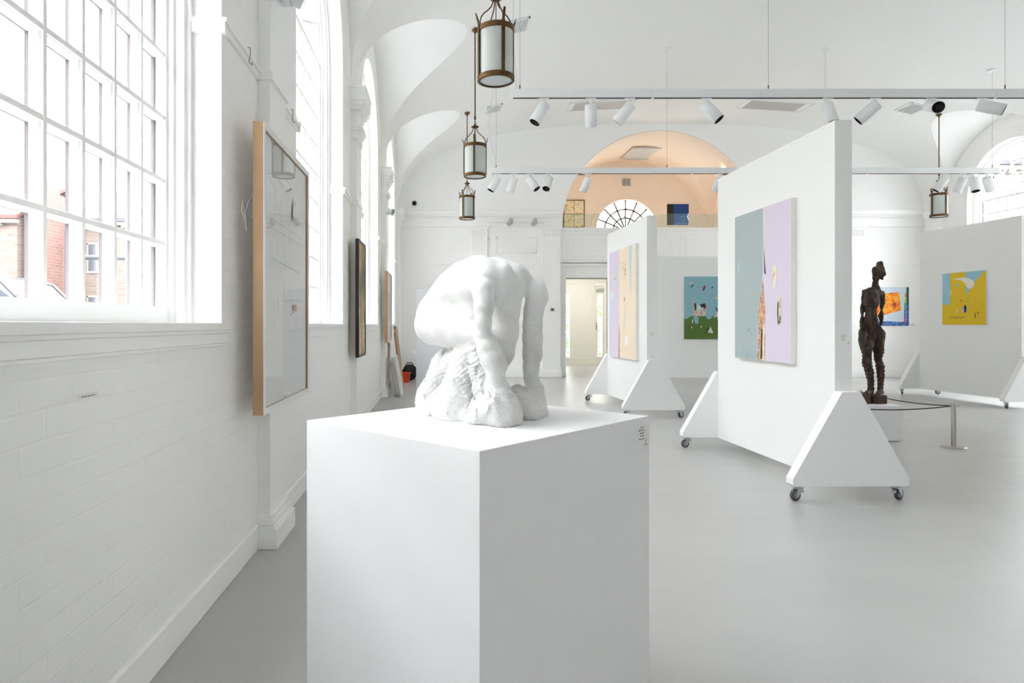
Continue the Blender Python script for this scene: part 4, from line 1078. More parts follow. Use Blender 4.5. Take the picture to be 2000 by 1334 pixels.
# ------------------------------------------------------------------ carved figures: distance fields -> one continuous surface
class Field:
    def __init__(s, lo, hi, h):
        s.lo = np.array(lo, float); s.h = h
        s.n = [int(math.ceil((hi[i] - lo[i]) / h)) + 1 for i in range(3)]
        s.ax = [s.lo[i] + h * np.arange(s.n[i]) for i in range(3)]
        s.d = np.full(s.n, 1.0, np.float32)
    def region(s, c0, c1):
        sl = []
        for i in range(3):
            a = max(0, int(math.floor((c0[i] - s.lo[i]) / s.h))); b = min(s.n[i], int(math.ceil((c1[i] - s.lo[i]) / s.h)) + 1)
            if b <= a: return None
            sl.append(slice(a, b))
        g = np.meshgrid(*[s.ax[i][sl[i]] for i in range(3)], indexing='ij')
        return tuple(sl), [x.astype(np.float32) for x in g]
    def blend(s, sl, d, k, sub=False):
        a = s.d[sl]
        if sub:
            d = -d; h = np.clip(.5 - .5 * (a - d) / k, 0, 1); s.d[sl] = a * (1 - h) + d * h + k * h * (1 - h)
        else:
            h = np.clip(.5 + .5 * (a - d) / k, 0, 1); s.d[sl] = a * (1 - h) + d * h - k * h * (1 - h)
    def cone(s, p, r1, q, r2, k=.01, sub=False):
        p = np.array(p); q = np.array(q); m = max(r1, r2) + 3 * k
        R = s.region(np.minimum(p, q) - m, np.maximum(p, q) + m)
        if R is None: return
        sl, g = R; ab = q - p; L2 = float(ab @ ab) + 1e-12
        t = ((g[0] - p[0]) * ab[0] + (g[1] - p[1]) * ab[1] + (g[2] - p[2]) * ab[2]) / L2
        t = np.clip(t, 0, 1)
        d = np.sqrt((g[0] - p[0] - t * ab[0]) ** 2 + (g[1] - p[1] - t * ab[1]) ** 2 + (g[2] - p[2] - t * ab[2]) ** 2) - (r1 + (r2 - r1) * t)
        s.blend(sl, d, k, sub)
    def chain(s, pts, k=.01):
        for (p, r), (q2, r2) in zip(pts[:-1], pts[1:]): s.cone(p, r, q2, r2, k)
    def ellip(s, c, rad, axes=None, k=.01, sub=False):
        c = np.array(c); m = max(rad) + 3 * k
        R = s.region(c - m, c + m)
        if R is None: return
        sl, g = R
        A = np.eye(3) if axes is None else np.array(axes)
        u = [sum((g[j] - c[j]) * A[i][j] for j in range(3)) for i in range(3)]
        k0 = np.sqrt(sum((u[i] / rad[i]) ** 2 for i in range(3))); k1 = np.sqrt(sum((u[i] / rad[i] ** 2) ** 2 for i in range(3))) + 1e-9
        s.blend(sl, k0 * (k0 - 1) / k1, k, sub)
    def grid(s): return np.meshgrid(*[a.astype(np.float32) for a in s.ax], indexing='ij')
    def mesh(s):
        """surface nets"""
        d = s.d.copy(); d[0] = d[-1] = 1; d[:, 0] = d[:, -1] = 1; d[:, :, 0] = d[:, :, -1] = 1
        n = d.shape; ins = d < 0
        c = [ins[i:n[0] - 1 + i, j:n[1] - 1 + j, k:n[2] - 1 + k] for i in (0, 1) for j in (0, 1) for k in (0, 1)]
        cnt = sum(x.astype(np.int8) for x in c); act = (cnt > 0) & (cnt < 8)
        idx = np.full(act.shape, -1, np.int64); I = np.argwhere(act); idx[act] = np.arange(len(I))
        P_ = np.zeros((len(I), 3)); W = np.zeros(len(I))
        corners = [(i, j, k) for i in (0, 1) for j in (0, 1) for k in (0, 1)]
        for a in range(8):
            for b in range(a + 1, 8):
                A, B = corners[a], corners[b]
                if sum(abs(A[i] - B[i]) for i in range(3)) != 1: continue
                da = d[I[:, 0] + A[0], I[:, 1] + A[1], I[:, 2] + A[2]]; db = d[I[:, 0] + B[0], I[:, 1] + B[1], I[:, 2] + B[2]]
                m = (da < 0) != (db < 0); t = np.where(m, da / np.where(m, da - db, 1), 0)
                for i in range(3): P_[:, i] += np.where(m, A[i] + t * (B[i] - A[i]), 0)
                W += m
        V = s.lo + s.h * (I + P_ / W[:, None])
        Q = []
        for axis in range(3):
            o1, o2 = (axis + 1) % 3, (axis + 2) % 3
            sl0 = [slice(None)] * 3; sl1 = [slice(None)] * 3
            sl0[axis] = slice(0, n[axis] - 1); sl1[axis] = slice(1, n[axis])
            for o in (o1, o2): sl0[o] = slice(1, n[o] - 1); sl1[o] = slice(1, n[o] - 1)
            a = ins[tuple(sl0)]; b = ins[tuple(sl1)]
            E = np.argwhere(a != b); flip = a[a != b]
            E[:, o1] += 1; E[:, o2] += 1
            def cell(u, v):
                e = E.copy(); e[:, o1] -= u; e[:, o2] -= v
                return idx[e[:, 0], e[:, 1], e[:, 2]]
            q4 = np.stack([cell(0, 0), cell(1, 0), cell(1, 1), cell(0, 1)], 1)
            q4[~flip] = q4[~flip][:, ::-1]
            Q.append(q4)
        return V, np.concatenate(Q)
def vnoise(x, y, z, seed=0):
    """cheap lattice value noise in numpy"""
    r = np.random.RandomState(seed); T = r.rand(32, 32, 32).astype(np.float32)
    xi, yi, zi = np.floor(x).astype(int), np.floor(y).astype(int), np.floor(z).astype(int)
    fx, fy, fz = x - xi, y - yi, z - zi
    fx, fy, fz = [f * f * (3 - 2 * f) for f in (fx, fy, fz)]
    o = 0
    for i in (0, 1):
        for j in (0, 1):
            for k in (0, 1):
                w = (fx if i else 1 - fx) * (fy if j else 1 - fy) * (fz if k else 1 - fz)
                o = o + w * T[(xi + i) % 32, (yi + j) % 32, (zi + k) % 32]
    return o - .5
def facets(x, y, z, seed):
    """piecewise planar lattice noise: flat broken faces"""
    r = np.random.RandomState(seed); best = np.full(x.shape, 9.0, np.float32); val = np.zeros(x.shape, np.float32)
    T = r.rand(16, 16, 16, 6).astype(np.float32)
    xi, yi, zi = np.floor(x).astype(int), np.floor(y).astype(int), np.floor(z).astype(int)
    for i in (-1, 0, 1):
        for j in (-1, 0, 1):
            for k in (-1, 0, 1):
                t = T[(xi + i) % 16, (yi + j) % 16, (zi + k) % 16]
                dx, dy, dz = x - (xi + i + t[..., 0]), y - (yi + j + t[..., 1]), z - (zi + k + t[..., 2])
                d = dx * dx + dy * dy + dz * dz; m = d < best
                best = np.where(m, d, best); val = np.where(m, (t[..., 3] - .5) * dx + (t[..., 4] - .5) * dy + (t[..., 5] - .5) * dz, val)
    return val
def field_object(name, V, Q, m, loc):
    me = bpy.data.meshes.new(name); V = V - np.array(loc)
    me.vertices.add(len(V)); me.vertices.foreach_set('co', V.astype(np.float32).ravel())
    me.loops.add(len(Q) * 4); me.loops.foreach_set('vertex_index', Q.astype(np.int32).ravel())
    me.polygons.add(len(Q)); me.polygons.foreach_set('loop_start', np.arange(0, len(Q) * 4, 4, dtype=np.int32))
    me.polygons.foreach_set('use_smooth', np.ones(len(Q), bool))
    me.materials.append(m); me.update(calc_edges=True); me.validate()
    o = bpy.data.objects.new(name, me); COL.objects.link(o); o.location = loc
    return o

def marble_mat():
    t = NT('white_carved_marble'); b = t.bsdf(lin((230, 230, 229)), .45)
    tc = t.n('ShaderNodeTexCoord')
    n1 = t.n('ShaderNodeTexNoise', Scale=9.0, Detail=8.0, Roughness=.65); t.l(tc.outputs['Object'], n1.inputs[0])
    rp = t.n('ShaderNodeValToRGB'); e = rp.color_ramp.elements
    e[0].position = .30; e[0].color = lin((214, 214, 213)); e[1].position = .52; e[1].color = lin((232, 232, 231))
    t.l(n1.outputs[0], rp.inputs[0]); t.l(rp.outputs[0], b.inputs['Base Color'])
    # tooth-chisel hatching low down, polished higher up
    wv = t.n('ShaderNodeTexWave', Scale=70.0, Distortion=9.0, Detail=2.0); wv.inputs['Detail Scale'].default_value = 1.6
    mp = t.n('ShaderNodeMapping'); mp.inputs['Rotation'].default_value = (.4, .9, .3); t.l(tc.outputs['Object'], mp.inputs[0]); t.l(mp.outputs[0], wv.inputs[0])
    sp = t.n('ShaderNodeSeparateXYZ'); t.l(tc.outputs['Object'], sp.inputs[0])
    mr = t.n('ShaderNodeMapRange'); mr.inputs['From Min'].default_value = .36; mr.inputs['From Max'].default_value = .16; t.l(sp.outputs[2], mr.inputs[0])
    mu = t.n('ShaderNodeMath', _operation='MULTIPLY'); t.l(wv.outputs['Fac'], mu.inputs[0]); t.l(mr.outputs[0], mu.inputs[1])
    bp = t.n('ShaderNodeBump', Strength=.7, Distance=.0022); t.l(mu.outputs[0], bp.inputs['Height']); t.l(bp.outputs[0], b.inputs['Normal'])
    return t.m
def carve_marble():
    O = Vector((.194, 1.75)); fx, fy, lx, ly = .69, -.72, .72, .69
    def S(u, v, b):
        """measured point: image position (u, v) and sideways offset b (metres) from the body's middle plane"""
        k = (u - CX) / F
        a = (k * O.y + ly * k * b - O.x - lx * b) / (fx - fy * k)
        X = O.x + fx * a + lx * b; Y = O.y + fy * a + ly * b
        return np.array((X, Y, H - (v - CY) / F * Y))
    def R(r, p): return r * p[1] / F
    def SP(u, v, b, r):
        p = S(u, v, b); return p, R(r, p)
    AF = np.array((fx, fy, 0)); AL_ = np.array((lx, ly, 0)); AZ_ = np.array((0, 0, 1.0))
    lo, hi = (-.13, 1.56, ZP - .006), (.40, 2.10, 1.37)
    body = Field(lo, hi, .0023)
    # back: pelvis -> loins -> ribcage -> shoulders
    for b in (-.036, .044): body.ellip(S(853, 620, b), (.066, .056, .066), (AF, AL_, AZ_), .02)
    spine = [(866, 600, 31, .018), (881, 582, 32, .020), (900, 566, 36, .024), (925, 555, 42, .028), (952, 546, 42, .034), (978, 550, 38, .034)]
    for sgn in (-1, 1):
        prev = None
        for u, v, r, b in spine:
            c, rr_ = SP(u, v, 0, r); c = c + AL_ * b * sgn
            if prev is not None: body.cone(prev[0], prev[1], c, rr_, .022)
            prev = (c, rr_)
    # rib cage, wider than deep; flank folded down to the thigh
    body.ellip(S(955, 562, 0.0), (.083, .098, .058), (AF, AL_, AZ_), .025)
    body.ellip(S(900, 600, -.035), (.055, .034, .046), (AF, AL_, AZ_), .02)
    body.ellip(S(930, 605, -.04), (.05, .035, .05), (AF, AL_, AZ_), .02)
    # shoulder blades and shoulders
    body.ellip(S(938, 534, -.056), (.046, .038, .033), (AF, AL_, AZ_), .028); body.ellip(S(1004, 537, .052), (.042, .036, .028), (AF, AL_, AZ_), .022)
    body.cone(*SP(945, 552, -.085, 24), *SP(944, 575, -.104, 20), .030)
    body.cone(*SP(1020, 553, .065, 19), *SP(1046, 566, .096, 20), .016); body.cone(*SP(1046, 566, .096, 20), *SP(1051, 583, .10, 19.5), .012)
    # spine furrow and neck ridge
    for (u0, v0, u1, v1) in ((930, 500, 962, 500), (962, 500, 985, 507), (985, 507, 1002, 522)):
        body.cone(S(u0, v0 - 3, 0), .006, S(u1, v1 - 3, 0), .007, .014, sub=True)
    body.cone(*SP(985, 518, .012, 8), *SP(1012, 556, .03, 9), .012)
    body.cone(*SP(985, 530, -.03, 16), *SP(972, 585, -.06, 15), .014)
    # head and neck hanging between the arms, sunk in the block
    body.chain([SP(990, 565, 0.0, 34), SP(984, 605, -.005, 30), SP(985, 650, -.01, 26.5), SP(981, 690, -.018, 22), SP(970, 722, -.03, 15), SP(965, 745, -.04, 13)], .014)
    # near arm: upper arm, elbow, forearm into the hand
    body.chain([SP(945, 566, -.108, 20), SP(945, 600, -.116, 18), SP(943, 632, -.12, 15.5), SP(942, 655, -.121, 16)], .012)
    body.chain([SP(942, 655, -.121, 16), SP(951, 682, -.12, 19), SP(960, 704, -.118, 21), SP(969, 735, -.116, 17.5), SP(973, 757, -.114, 18)], .008)
    body.cone(*SP(955, 670, -.10, 18), *SP(975, 715, -.09, 17), .012)
    # far arm
    body.chain([SP(1048, 580, .103, 21), SP(1042, 608, .106, 19), SP(1040, 635, .107, 18.5), SP(1040, 660, .107, 19), SP(1040, 692, .106, 18.5), SP(1037, 718, .104, 15), SP(1037, 738, .103, 13.5), SP(1044, 758, .10, 17)], .008)
    # thighs: near one in view, knee tucked behind the elbow
    body.chain([SP(850, 634, -.055, 41), SP(878, 642, -.068, 36.5), SP(903, 647, -.08, 30), SP(926, 651, -.088, 22), SP(938, 655, -.09, 19)], .010)
    body.chain([SP(860, 622, .055, 38), SP(900, 634, .07, 30), SP(945, 652, .075, 22), SP(965, 690, .07, 18)], .015)
    # crease between flank and thigh
    cr = [(852, 597), (872, 603), (896, 613), (922, 625)]
    for (p, q2) in zip(cr[:-1], cr[1:]): body.cone(S(p[0], p[1], -.098), .005, S(q2[0], q2[1], -.10), .005, .010, sub=True)
    # hands: knuckled backs and five fingers each, pressed into the block
    def hand(u, v, b, s):
        c, r = SP(u, v, b, 13); body.ellip(c, (.022, .020, .015), (AF, AL_, AZ_), .010)
        for i in range(4):
            du = (-13 + 8 * i) * s; e = (10, 13, 12, 8)[i]
            body.chain([SP(u + du * .5, v + 2, b, 6), SP(u + du, v + 10, b - .002, 5), SP(u + du * 1.15, v + 10 + e * .8, b + .004, 4)], .005)
        body.chain([SP(u - 8 * s, v - 6, b, 6), SP(u - 16 * s, v + 3, b, 5), SP(u - 18 * s, v + 12, b + .004, 4.4)], .005)
    hand(978, 768, -.116, 1); hand(1048, 766, .094, 1)
    # soft flank folds over the ribs
    for i in range(4): body.cone(S(880 + 10 * i, 548 - 3 * i, -.066), .0022, S(892 + 9 * i, 577 + 1 * i, -.078), .0018, .009, sub=True)
    # the block
    rock = Field(lo, hi, .0023)
    def rc(*a, k=.014): rock.cone(*a, k)
    rc(*SP(890, 712, -.05, 30), *SP(860, 778, -.04, 44)); rc(*SP(860, 778, -.04, 46), *SP(846, 812, -.03, 46)); rc(*SP(875, 708, .0, 24), *SP(850, 720, .0, 14))
    rc(*SP(872, 710, .0, 26), *SP(842, 760, .0, 28)); rc(*SP(915, 692, -.065, 26), *SP(905, 770, -.075, 46)); rc(*SP(905, 770, -.075, 46), *SP(895, 812, -.08, 46))
    rc(*SP(932, 690, -.09, 16), *SP(946, 760, -.10, 26)); rc(*SP(915, 700, .03, 40), *SP(930, 770, .03, 60)); rc(*SP(930, 670, -.085, 16), *SP(900, 700, -.06, 22))
    rc(*SP(975, 785, -.11, 27), *SP(930, 815, -.11, 30)); rc(*SP(970, 765, -.095, 26), *SP(985, 810, -.09, 34)); rc(*SP(1000, 795, -.10, 22), *SP(1010, 815, -.08, 24))
    rc(*SP(985, 770, .0, 18), *SP(1010, 800, .03, 30)); rc(*SP(1044, 772, .09, 21), *SP(1050, 806, .09, 26)); rc(*SP(1020, 785, .02, 20), *SP(1046, 800, .05, 22))
    rc(*SP(970, 740, .0, 16), *SP(950, 780, .0, 40)); rc(*SP(822, 795, -.0, 18), *SP(860, 815, -.06, 26)); rc(*SP(1010, 762, .06, 12), *SP(1022, 790, .05, 22)); rc(*SP(846, 800, -.03, 40), *SP(900, 805, -.085, 42)); rc(*SP(830, 768, .0, 10), *SP(850, 780, -.03, 24))
    X3, Y3, Z3 = rock.grid()
    near = np.abs(rock.d) < .03; x, y, z = X3[near], Y3[near], Z3[near]
    # chisel work: coarse broken facets, long curved grooves under the thigh, small tooth marks
    co = vnoise(x * 26, y * 26, z * 26, 1); fi = vnoise(x * 75, y * 75, z * 75, 2); tn = vnoise(x * 170, y * 170, z * 170, 5)
    fac = facets(x * 30, y * 30, z * 30, 11)
    along = (.76 * x - z) / 1.26
    ph = along / .0128 + 3.2 * vnoise(x * 12, y * 12, z * 12, 3)
    gro = np.clip(np.cos(2 * PI * ph), 0, 1) ** 2
    gmask = np.clip((z - (ZP + .025)) / .03, 0, 1) * np.clip((.14 - x) / .04, 0, 1) * np.clip(.35 + 2.2 * vnoise(x * 17, y * 17, z * 17, 8), 0, 1)
    rock.d[near] += (co * .007 + fi * .003 + tn * .0016 + gmask * .0036 * gro + fac * .013).astype(np.float32)
    # plan outline of the block with flat sawn sides
    plan = [pt(u, v, (H - ZP) * F / (v - CY)) for u, v in ((803, 822), (818, 829), (904, 834), (925, 837), (1000, 835), (1037, 825), (1074, 811))]
    plan = [(p.x, p.y) for p in plan] + [(.315, 1.93), (.24, 2.04), (.0, 2.03), (-.09, 1.86)]
    pd = np.full(X3.shape, -1.0, np.float32); n = len(plan)
    for i in range(n):
        (ax, ay), (bx_, by_) = plan[i], plan[(i + 1) % n]; L = math.hypot(bx_ - ax, by_ - ay); nx_, ny_ = (by_ - ay) / L, -(bx_ - ax) / L
        pd = np.maximum(pd, (X3 - ax) * nx_ + (Y3 - ay) * ny_)
    rock.d = np.maximum(rock.d, pd)
    # the notch that parts the near corner from the left slab
    rock.cone(S(906, 838, -.125), .004, S(914, 796, -.118), .002, .006, sub=True)
    # fine tooth-chisel texture low on the body, polished above
    near = np.abs(body.d) < .012; x, y, z = X3[near], Y3[near], Z3[near]
    low = np.clip((1.235 - z) / .12, 0, 1) * .6 + .4 * np.clip((x - .17) / .06, 0, 1) * np.clip((1.30 - z) / .05, 0, 1)
    body.d[near] += (vnoise(x * 170, y * 170, z * 170, 5) * .0012 * low).astype(np.float32)
    k = .010; h = np.clip(.5 + .5 * (body.d - rock.d) / k, 0, 1)
    body.d = body.d * (1 - h) + rock.d * h - k * h * (1 - h)
    body.d = np.maximum(body.d, (ZP + .0006 - Z3).astype(np.float32))
    V, Q = body.mesh()
    o = field_object('marble_sculpture', V, Q, marble_mat(), (.13, 1.80, ZP))
    tag(o, 'white marble figure bent double over a rough block, on the box pedestal', 'sculpture')
carve_marble()

# ------------------------------------------------------------------ dark wooden standing figure
def wood_mat(name, c0, c1, c2):
    t = NT(name); b = t.bsdf(lin(c0), .62)
    tc = t.n('ShaderNodeTexCoord'); mp = t.n('ShaderNodeMapping'); mp.inputs['Scale'].default_value = (1, 1, .18); t.l(tc.outputs['Object'], mp.inputs[0])
    n1 = t.n('ShaderNodeTexNoise', Scale=34.0, Detail=6.0, Roughness=.7); t.l(mp.outputs[0], n1.inputs[0])
    rp = t.n('ShaderNodeValToRGB'); e = rp.color_ramp.elements
    e[0].position = .36; e[0].color = lin(c0); e[1].position = .74; e[1].color = lin(c2)
    m = e.new(.54); m.color = lin(c1)
    t.l(n1.outputs[0], rp.inputs[0]); t.l(rp.outputs[0], b.inputs['Base Color'])
    bp = t.n('ShaderNodeBump', Strength=.5, Distance=.012); t.l(n1.outputs[0], bp.inputs['Height']); t.l(bp.outputs[0], b.inputs['Normal'])
    return t.m
def carve_wood():
    YW = 6.83
    def P_(x, y, dy=0.0):
        p = pt(1660 + x / 4.447, 500 + y / 4.447, YW + dy); return np.array(p)
    def r_(r): return r / 4.447 * YW / F
    c0 = P_(190, 1288); base_z = .357
    f = Field((c0[0] - .22, YW - .24, base_z + .09), (c0[0] + .24, YW + .26, 1.86), .0062)
    def ch(pts, k=.02): f.chain([(P_(x, y, d), r_(r)) for x, y, d, r in pts], k)
    ch([(150, 1200, -.06, 24), (172, 1185, .0, 27), (182, 1165, .02, 25), (180, 1100, .03, 25), (172, 1010, .03, 34), (150, 930, .01, 33), (150, 860, .0, 34), (146, 780, -.01, 52)], .012)
    ch([(262, 1198, -.06, 24), (260, 1185, .0, 26), (262, 1150, .02, 20), (270, 1050, .03, 27), (262, 960, .03, 31), (245, 885, .01, 29), (250, 780, .0, 44)], .012)
    f.cone(P_(122, 915, -.03), r_(18), P_(126, 950, -.03), r_(16), .012); f.cone(P_(150, 1185, -.1), r_(20), P_(130, 1205, -.14), r_(16), .02); f.cone(P_(250, 1190, -.08), r_(18), P_(245, 1205, -.12), r_(16), .02)
    f.ellip(P_(146, 700, .02), (r_(62), r_(62), r_(105)), None, .03); f.ellip(P_(245, 705, .02), (r_(48), r_(58), r_(95)), None, .02)
    ch([(190, 620, 0, 62), (182, 545, -.01, 43), (184, 470, -.02, 38), (182, 400, -.01, 58), (190, 340, 0, 55)], .03)
    ch([(160, 320, .01, 40), (200, 310, .01, 36), (250, 330, .02, 30)], .02)
    ch([(138, 312, .01, 26), (124, 360, .02, 19), (112, 430, .03, 14), (106, 500, .02, 14), (103, 575, -.01, 17), (108, 620, -.02, 16)], .008)
    ch([(232, 285, .02, 24), (268, 325, .03, 26), (283, 380, .03, 17), (274, 450, .03, 15), (268, 520, .01, 13), (266, 590, -.01, 12)], .008)
    ch([(215, 290, .01, 26), (218, 240, 0, 19), (225, 200, -.01, 22), (232, 160, -.02, 32), (262, 110, -.01, 34), (264, 65, 0, 20)], .012)
    f.ellip(P_(225, 135, -.03), (r_(30), r_(40), r_(42)), None, .012); f.ellip(P_(278, 150, .01), (r_(22), r_(32), r_(42)), None, .01); f.cone(P_(270, 180, 0), r_(12), P_(280, 195, 0), r_(8), .01)
    # splits in the timber
    for pts in (((196, 600), (215, 840)), ((150, 640), (140, 760)), ((170, 330), (200, 420)), ((228, 300), (245, 430))):
        f.cone(P_(*pts[0], -.11), .012, P_(*pts[1], -.11), .006, .012, sub=True)
    X3, Y3, Z3 = f.grid(); m = np.abs(f.d) < .05; x, y, z = X3[m], Y3[m], Z3[m]
    w = vnoise(x * 48, y * 48, z * 9, 4) * .020 + vnoise(x * 90, y * 90, z * 30, 6) * .010 + vnoise(x * 26, y * 26, z * 26, 9) * .014
    leg = np.clip((.98 - z) / .1, 0, 1); w = w * (1 - .35 * leg) + leg * .0028 * np.sin(z * 170 + 5 * vnoise(x * 20, y * 20, z * 20, 2))
    f.d[m] += w.astype(np.float32)
    V, Q = f.mesh()
    t = thing('wooden_sculpture', 'dark rough carved wooden standing figure seen from behind on the low white plinth', 'sculpture', (c0[0], YW, base_z))
    o = field_object('figure', V, Q, wood_mat('dark_weathered_wood', (24, 17, 13), (64, 46, 35), (132, 98, 72)), (c0[0], YW, base_z)); o.location = (0, 0, 0); o.parent = t
    wm = wood_mat('dark_brown_block_wood', (34, 24, 18), (78, 56, 42), (120, 92, 70))
    for (x0, x1, y0, y1, ztop) in ((92, 200, -.15, .12, 1203), (206, 354, -.14, .13, 1214)):
        a = pt(1660 + x0 / 4.447, 700, YW - .14).x; b = pt(1660 + x1 / 4.447, 700, YW - .14).x; zt = P_(0, ztop, -.14)[2]
        n = 26; r = random.Random(x0); mb = MB(); ring = []
        for i in range(n):
            an = 2 * PI * i / n; ca, sa = math.cos(an), math.sin(an)
            s = 1 / max(abs(ca), abs(sa)) * .93; s = min(s, 1.16) * (1 + .03 * (r.random() - .5))
            ring.append(((a + b) / 2 + (b - a) / 2 * max(-1, min(1, ca * s)), YW + (y0 + y1) / 2 + (y1 - y0) / 2 * max(-1, min(1, sa * s))))
        mb.prism([(p - c0[0], q_ - YW) for p, q_ in ring], (0.001, zt - base_z), XY)
        mb.build('base_block', wm, t, bevel=.006)
carve_wood()
# ------------------------------------------------------------------ outside the windows
mb = MB(); mb.box((-90, -40, -.5), (XL - .45, 90, -.25)); mb.box((XR + .45, -40, -.5), (70, 90, -.25)); mb.box((XL - .45, 19.2, -.5), (XR + .45, 90, -.25))
struct(mb.build('ground', mat('pale_paving', (146, 147, 149), .8, noise=.1, scale=2)))
M['brickOut'] = brick_mat('tan_brick_outside', (104, 92, 84), 0, .5, .18, .3, .03, .8, (92, 79, 70), (112, 106, 102))
M['brickRed'] = brick_mat('red_brick_outside', (106, 76, 68), 1, .5, .18, .3, .03, .8, (96, 66, 58), (112, 98, 92))
M['slate'] = mat('grey_slate_roof', (66, 66, 71), .7, noise=.15, scale=3)
M['tile'] = mat('red_tile_roof', (84, 54, 46), .7, noise=.15, scale=3)
M['stoneOut'] = mat('pale_stone_trim', (176, 170, 160), .7)
M['stoneTrim'] = mat('grey_stone_trim', (122, 118, 112), .7)
M['darkpane'] = mat('dark_window_glass', (66, 70, 78), .15)
M['palepane'] = mat('pale_window_glass', (150, 154, 160), .2)
M['ironOut'] = mat('dark_iron', (60, 62, 66), .5)
def house(label, loc, W, D, eave, ridge, wallm, roofm, wins, chimneys, pane='darkpane'):
    """front faces -Y, local x from 0 to W"""
    t = thing('townhouse', label, 'building', loc)
    mb = MB(); mb.box((0, 0, -.3), (W, D, eave)); mb.prism([(0, eave), (D, eave), (D / 2, ridge - .25)], (.05, W - .05), lambda a, b, d: (d, a, b)); mb.build('wall', M[wallm], t)
    mb = MB(); k = .35
    mb.prism([(-k, eave - .12), (D / 2, ridge - .02), (D + k, eave - .12), (D + k, eave + .08), (D / 2, ridge + .18), (-k, eave + .08)], (-.2, W + .2), lambda a, b, d: (d, a, b)); mb.build('roof', M[roofm], t)
    mb = MB(); mb.box((-.1, -.3, eave - .35), (W + .1, 0, eave - .15))
    for i in range(int(W / .6)): mb.box((i * .6 + .1, -.28, eave - .5), (i * .6 + .35, 0, eave - .35))
    mb.build('eaves', M['stoneTrim'], t)
    for x, z in wins:
        f = MB(); f.box((x - .1, -.06, z - .12), (x + 1.1, 0, z)); f.box((x - .08, -.05, z), (x, 0, z + 1.7)); f.box((x + 1, -.05, z), (x + 1.08, 0, z + 1.7)); f.box((x - .08, -.05, z + 1.62), (x + 1.08, 0, z + 1.75))
        f.box((x + .47, -.04, z), (x + .53, -.005, z + 1.62)); f.box((x, -.04, z + .8), (x + 1, -.005, z + .86)); fo = f.build('window_frame', M['stoneTrim'], t)
        g = MB(); g.box((x, -.02, z), (x + 1, -.004, z + 1.62)); g.build('window_pane', M[pane], fo)
    for x, h in chimneys:
        c = MB(); c.box((x, D / 2 - .4, ridge - 1.2), (x + .9, D / 2 + .4, ridge + h)); c.box((x - .08, D / 2 - .48, ridge + h), (x + .98, D / 2 + .48, ridge + h + .15))
        for q_ in (.2, .65): c.lathe([(.12, ridge + h + .15), (.10, ridge + h + .5)], 10, mx=Matrix.Translation((x + q_, D / 2, 0)))
        c.build('chimney', M[wallm], t)
    return t
house('tan brick house with grey slate roof seen through the big left window', (-22.4, 40, 0), 15, 9, 7.5, 9.9, 'brickOut', 'slate', [(1.0 + 2.6 * i, z) for i in range(5) for z in (1.2, 4.4)], [(3.6, .5), (11, .5)])
house('red roofed brick house at the left edge of the view through the big left window', (-35.1, 37, 0), 11.3, 9, 7.2, 9.6, 'brickOut', 'tile', [(1.0 + 2.6 * i, z) for i in range(4) for z in (1.0, 4.0)], [(2, .6)])
for k, lab in enumerate(('unseen tall pale terrace added to cut low sky light at the nearest windows', 'unseen tall pale terrace added to cut low sky light at the middle windows')):
    o = house(lab, (-17.0, -30 + 27.5 * k, 0), 26.5, 9, 13, 15, 'stoneOut', 'slate', [(1.2 + 2.6 * i, z) for i in range(10) for z in (1.2, 4.4, 7.6)], [(5, .8), (16, .8)])
    o.rotation_euler = (0, 0, PI / 2)  # unseen terraces, added to block direct sky light from the left
o = house('unseen tall pale terrace added to cut sky light at the right hand windows', (30.0, 24, 0), 34, 9, 10.5, 12.5, 'stoneOut', 'slate', [(1.2 + 2.6 * i, z) for i in range(12) for z in (1.2, 4.4, 7.6)], [(5, .8), (20, .8)])
o.rotation_euler = (0, 0, -PI / 2)  # also out of view, added to dim the light from the right
t = thing('gable_wing', 'narrow red brick gabled wing between the two houses outside the left window', 'building', (-23.5, 37.3, 0))
mb = MB(); mb.prism([(0, -.3), (1.05, -.3), (1.05, 7.6), (.52, 9.3), (0, 7.6)], (0, 2.0), XZ); mb.build('wall', M['brickRed'], t)
mb = MB(); mb.prism([(-.1, 7.4), (.52, 9.35), (1.15, 7.4), (1.15, 7.6), (.52, 9.55), (-.1, 7.6)], (-.1, 2.1), XZ); mb.build('roof', M['tile'], t)
house('pale house outside the arched right window', (19.5, 30, 0), 12, 9, 8.5, 11.5, 'stoneOut', 'slate', [(.8 + 2.4 * i, z) for i in range(4) for z in (1.0, 3.6, 6.2)], [(3, .6)], 'palepane')
t = thing('street_post', 'dark iron street post with a side arm outside the big left window', 'post', (-6.62, 12, -.25))
mb = MB(); mb.lathe([(.10, 0), (.07, .3), (.06, 2.1), (.055, 3.0)], 12); mb.lathe([(.11, 2.35), (.13, 2.4), (.13, 2.55), (.09, 2.62)], 12); mb.build('post', M['ironOut'], t)
mb = MB(); mb.tube([(0, 0, 2.64), (1.22, 0, 2.62)], .045, 8); mb.build('side_arm', M['ironOut'], t)
mb = MB(); mb.box((.50, -.08, 2.42), (.66, .08, 2.58)); mb.build('sign_box', M['ironOut'], t)
t = thing('parked_van', 'pale rounded van parked outside the big left window', 'van', (-8.6, 12.6, -.25))
prof = [(-1.9, .35), (1.7, .35), (1.85, .5), (1.86, 1.0), (1.75, 1.2), (1.25, 1.35), (1.02, 1.9), (.72, 2.18), (.3, 2.30), (-.6, 2.36), (-1.5, 2.30), (-1.85, 2.1), (-1.95, 1.2), (-1.98, .6)]
mb = MB(); mb.prism(prof, (-.8, .8), XZ); mb.build('body', mat('cream_van_paint', (136, 134, 122), .35), t, bevel=.08)
mb = MB()
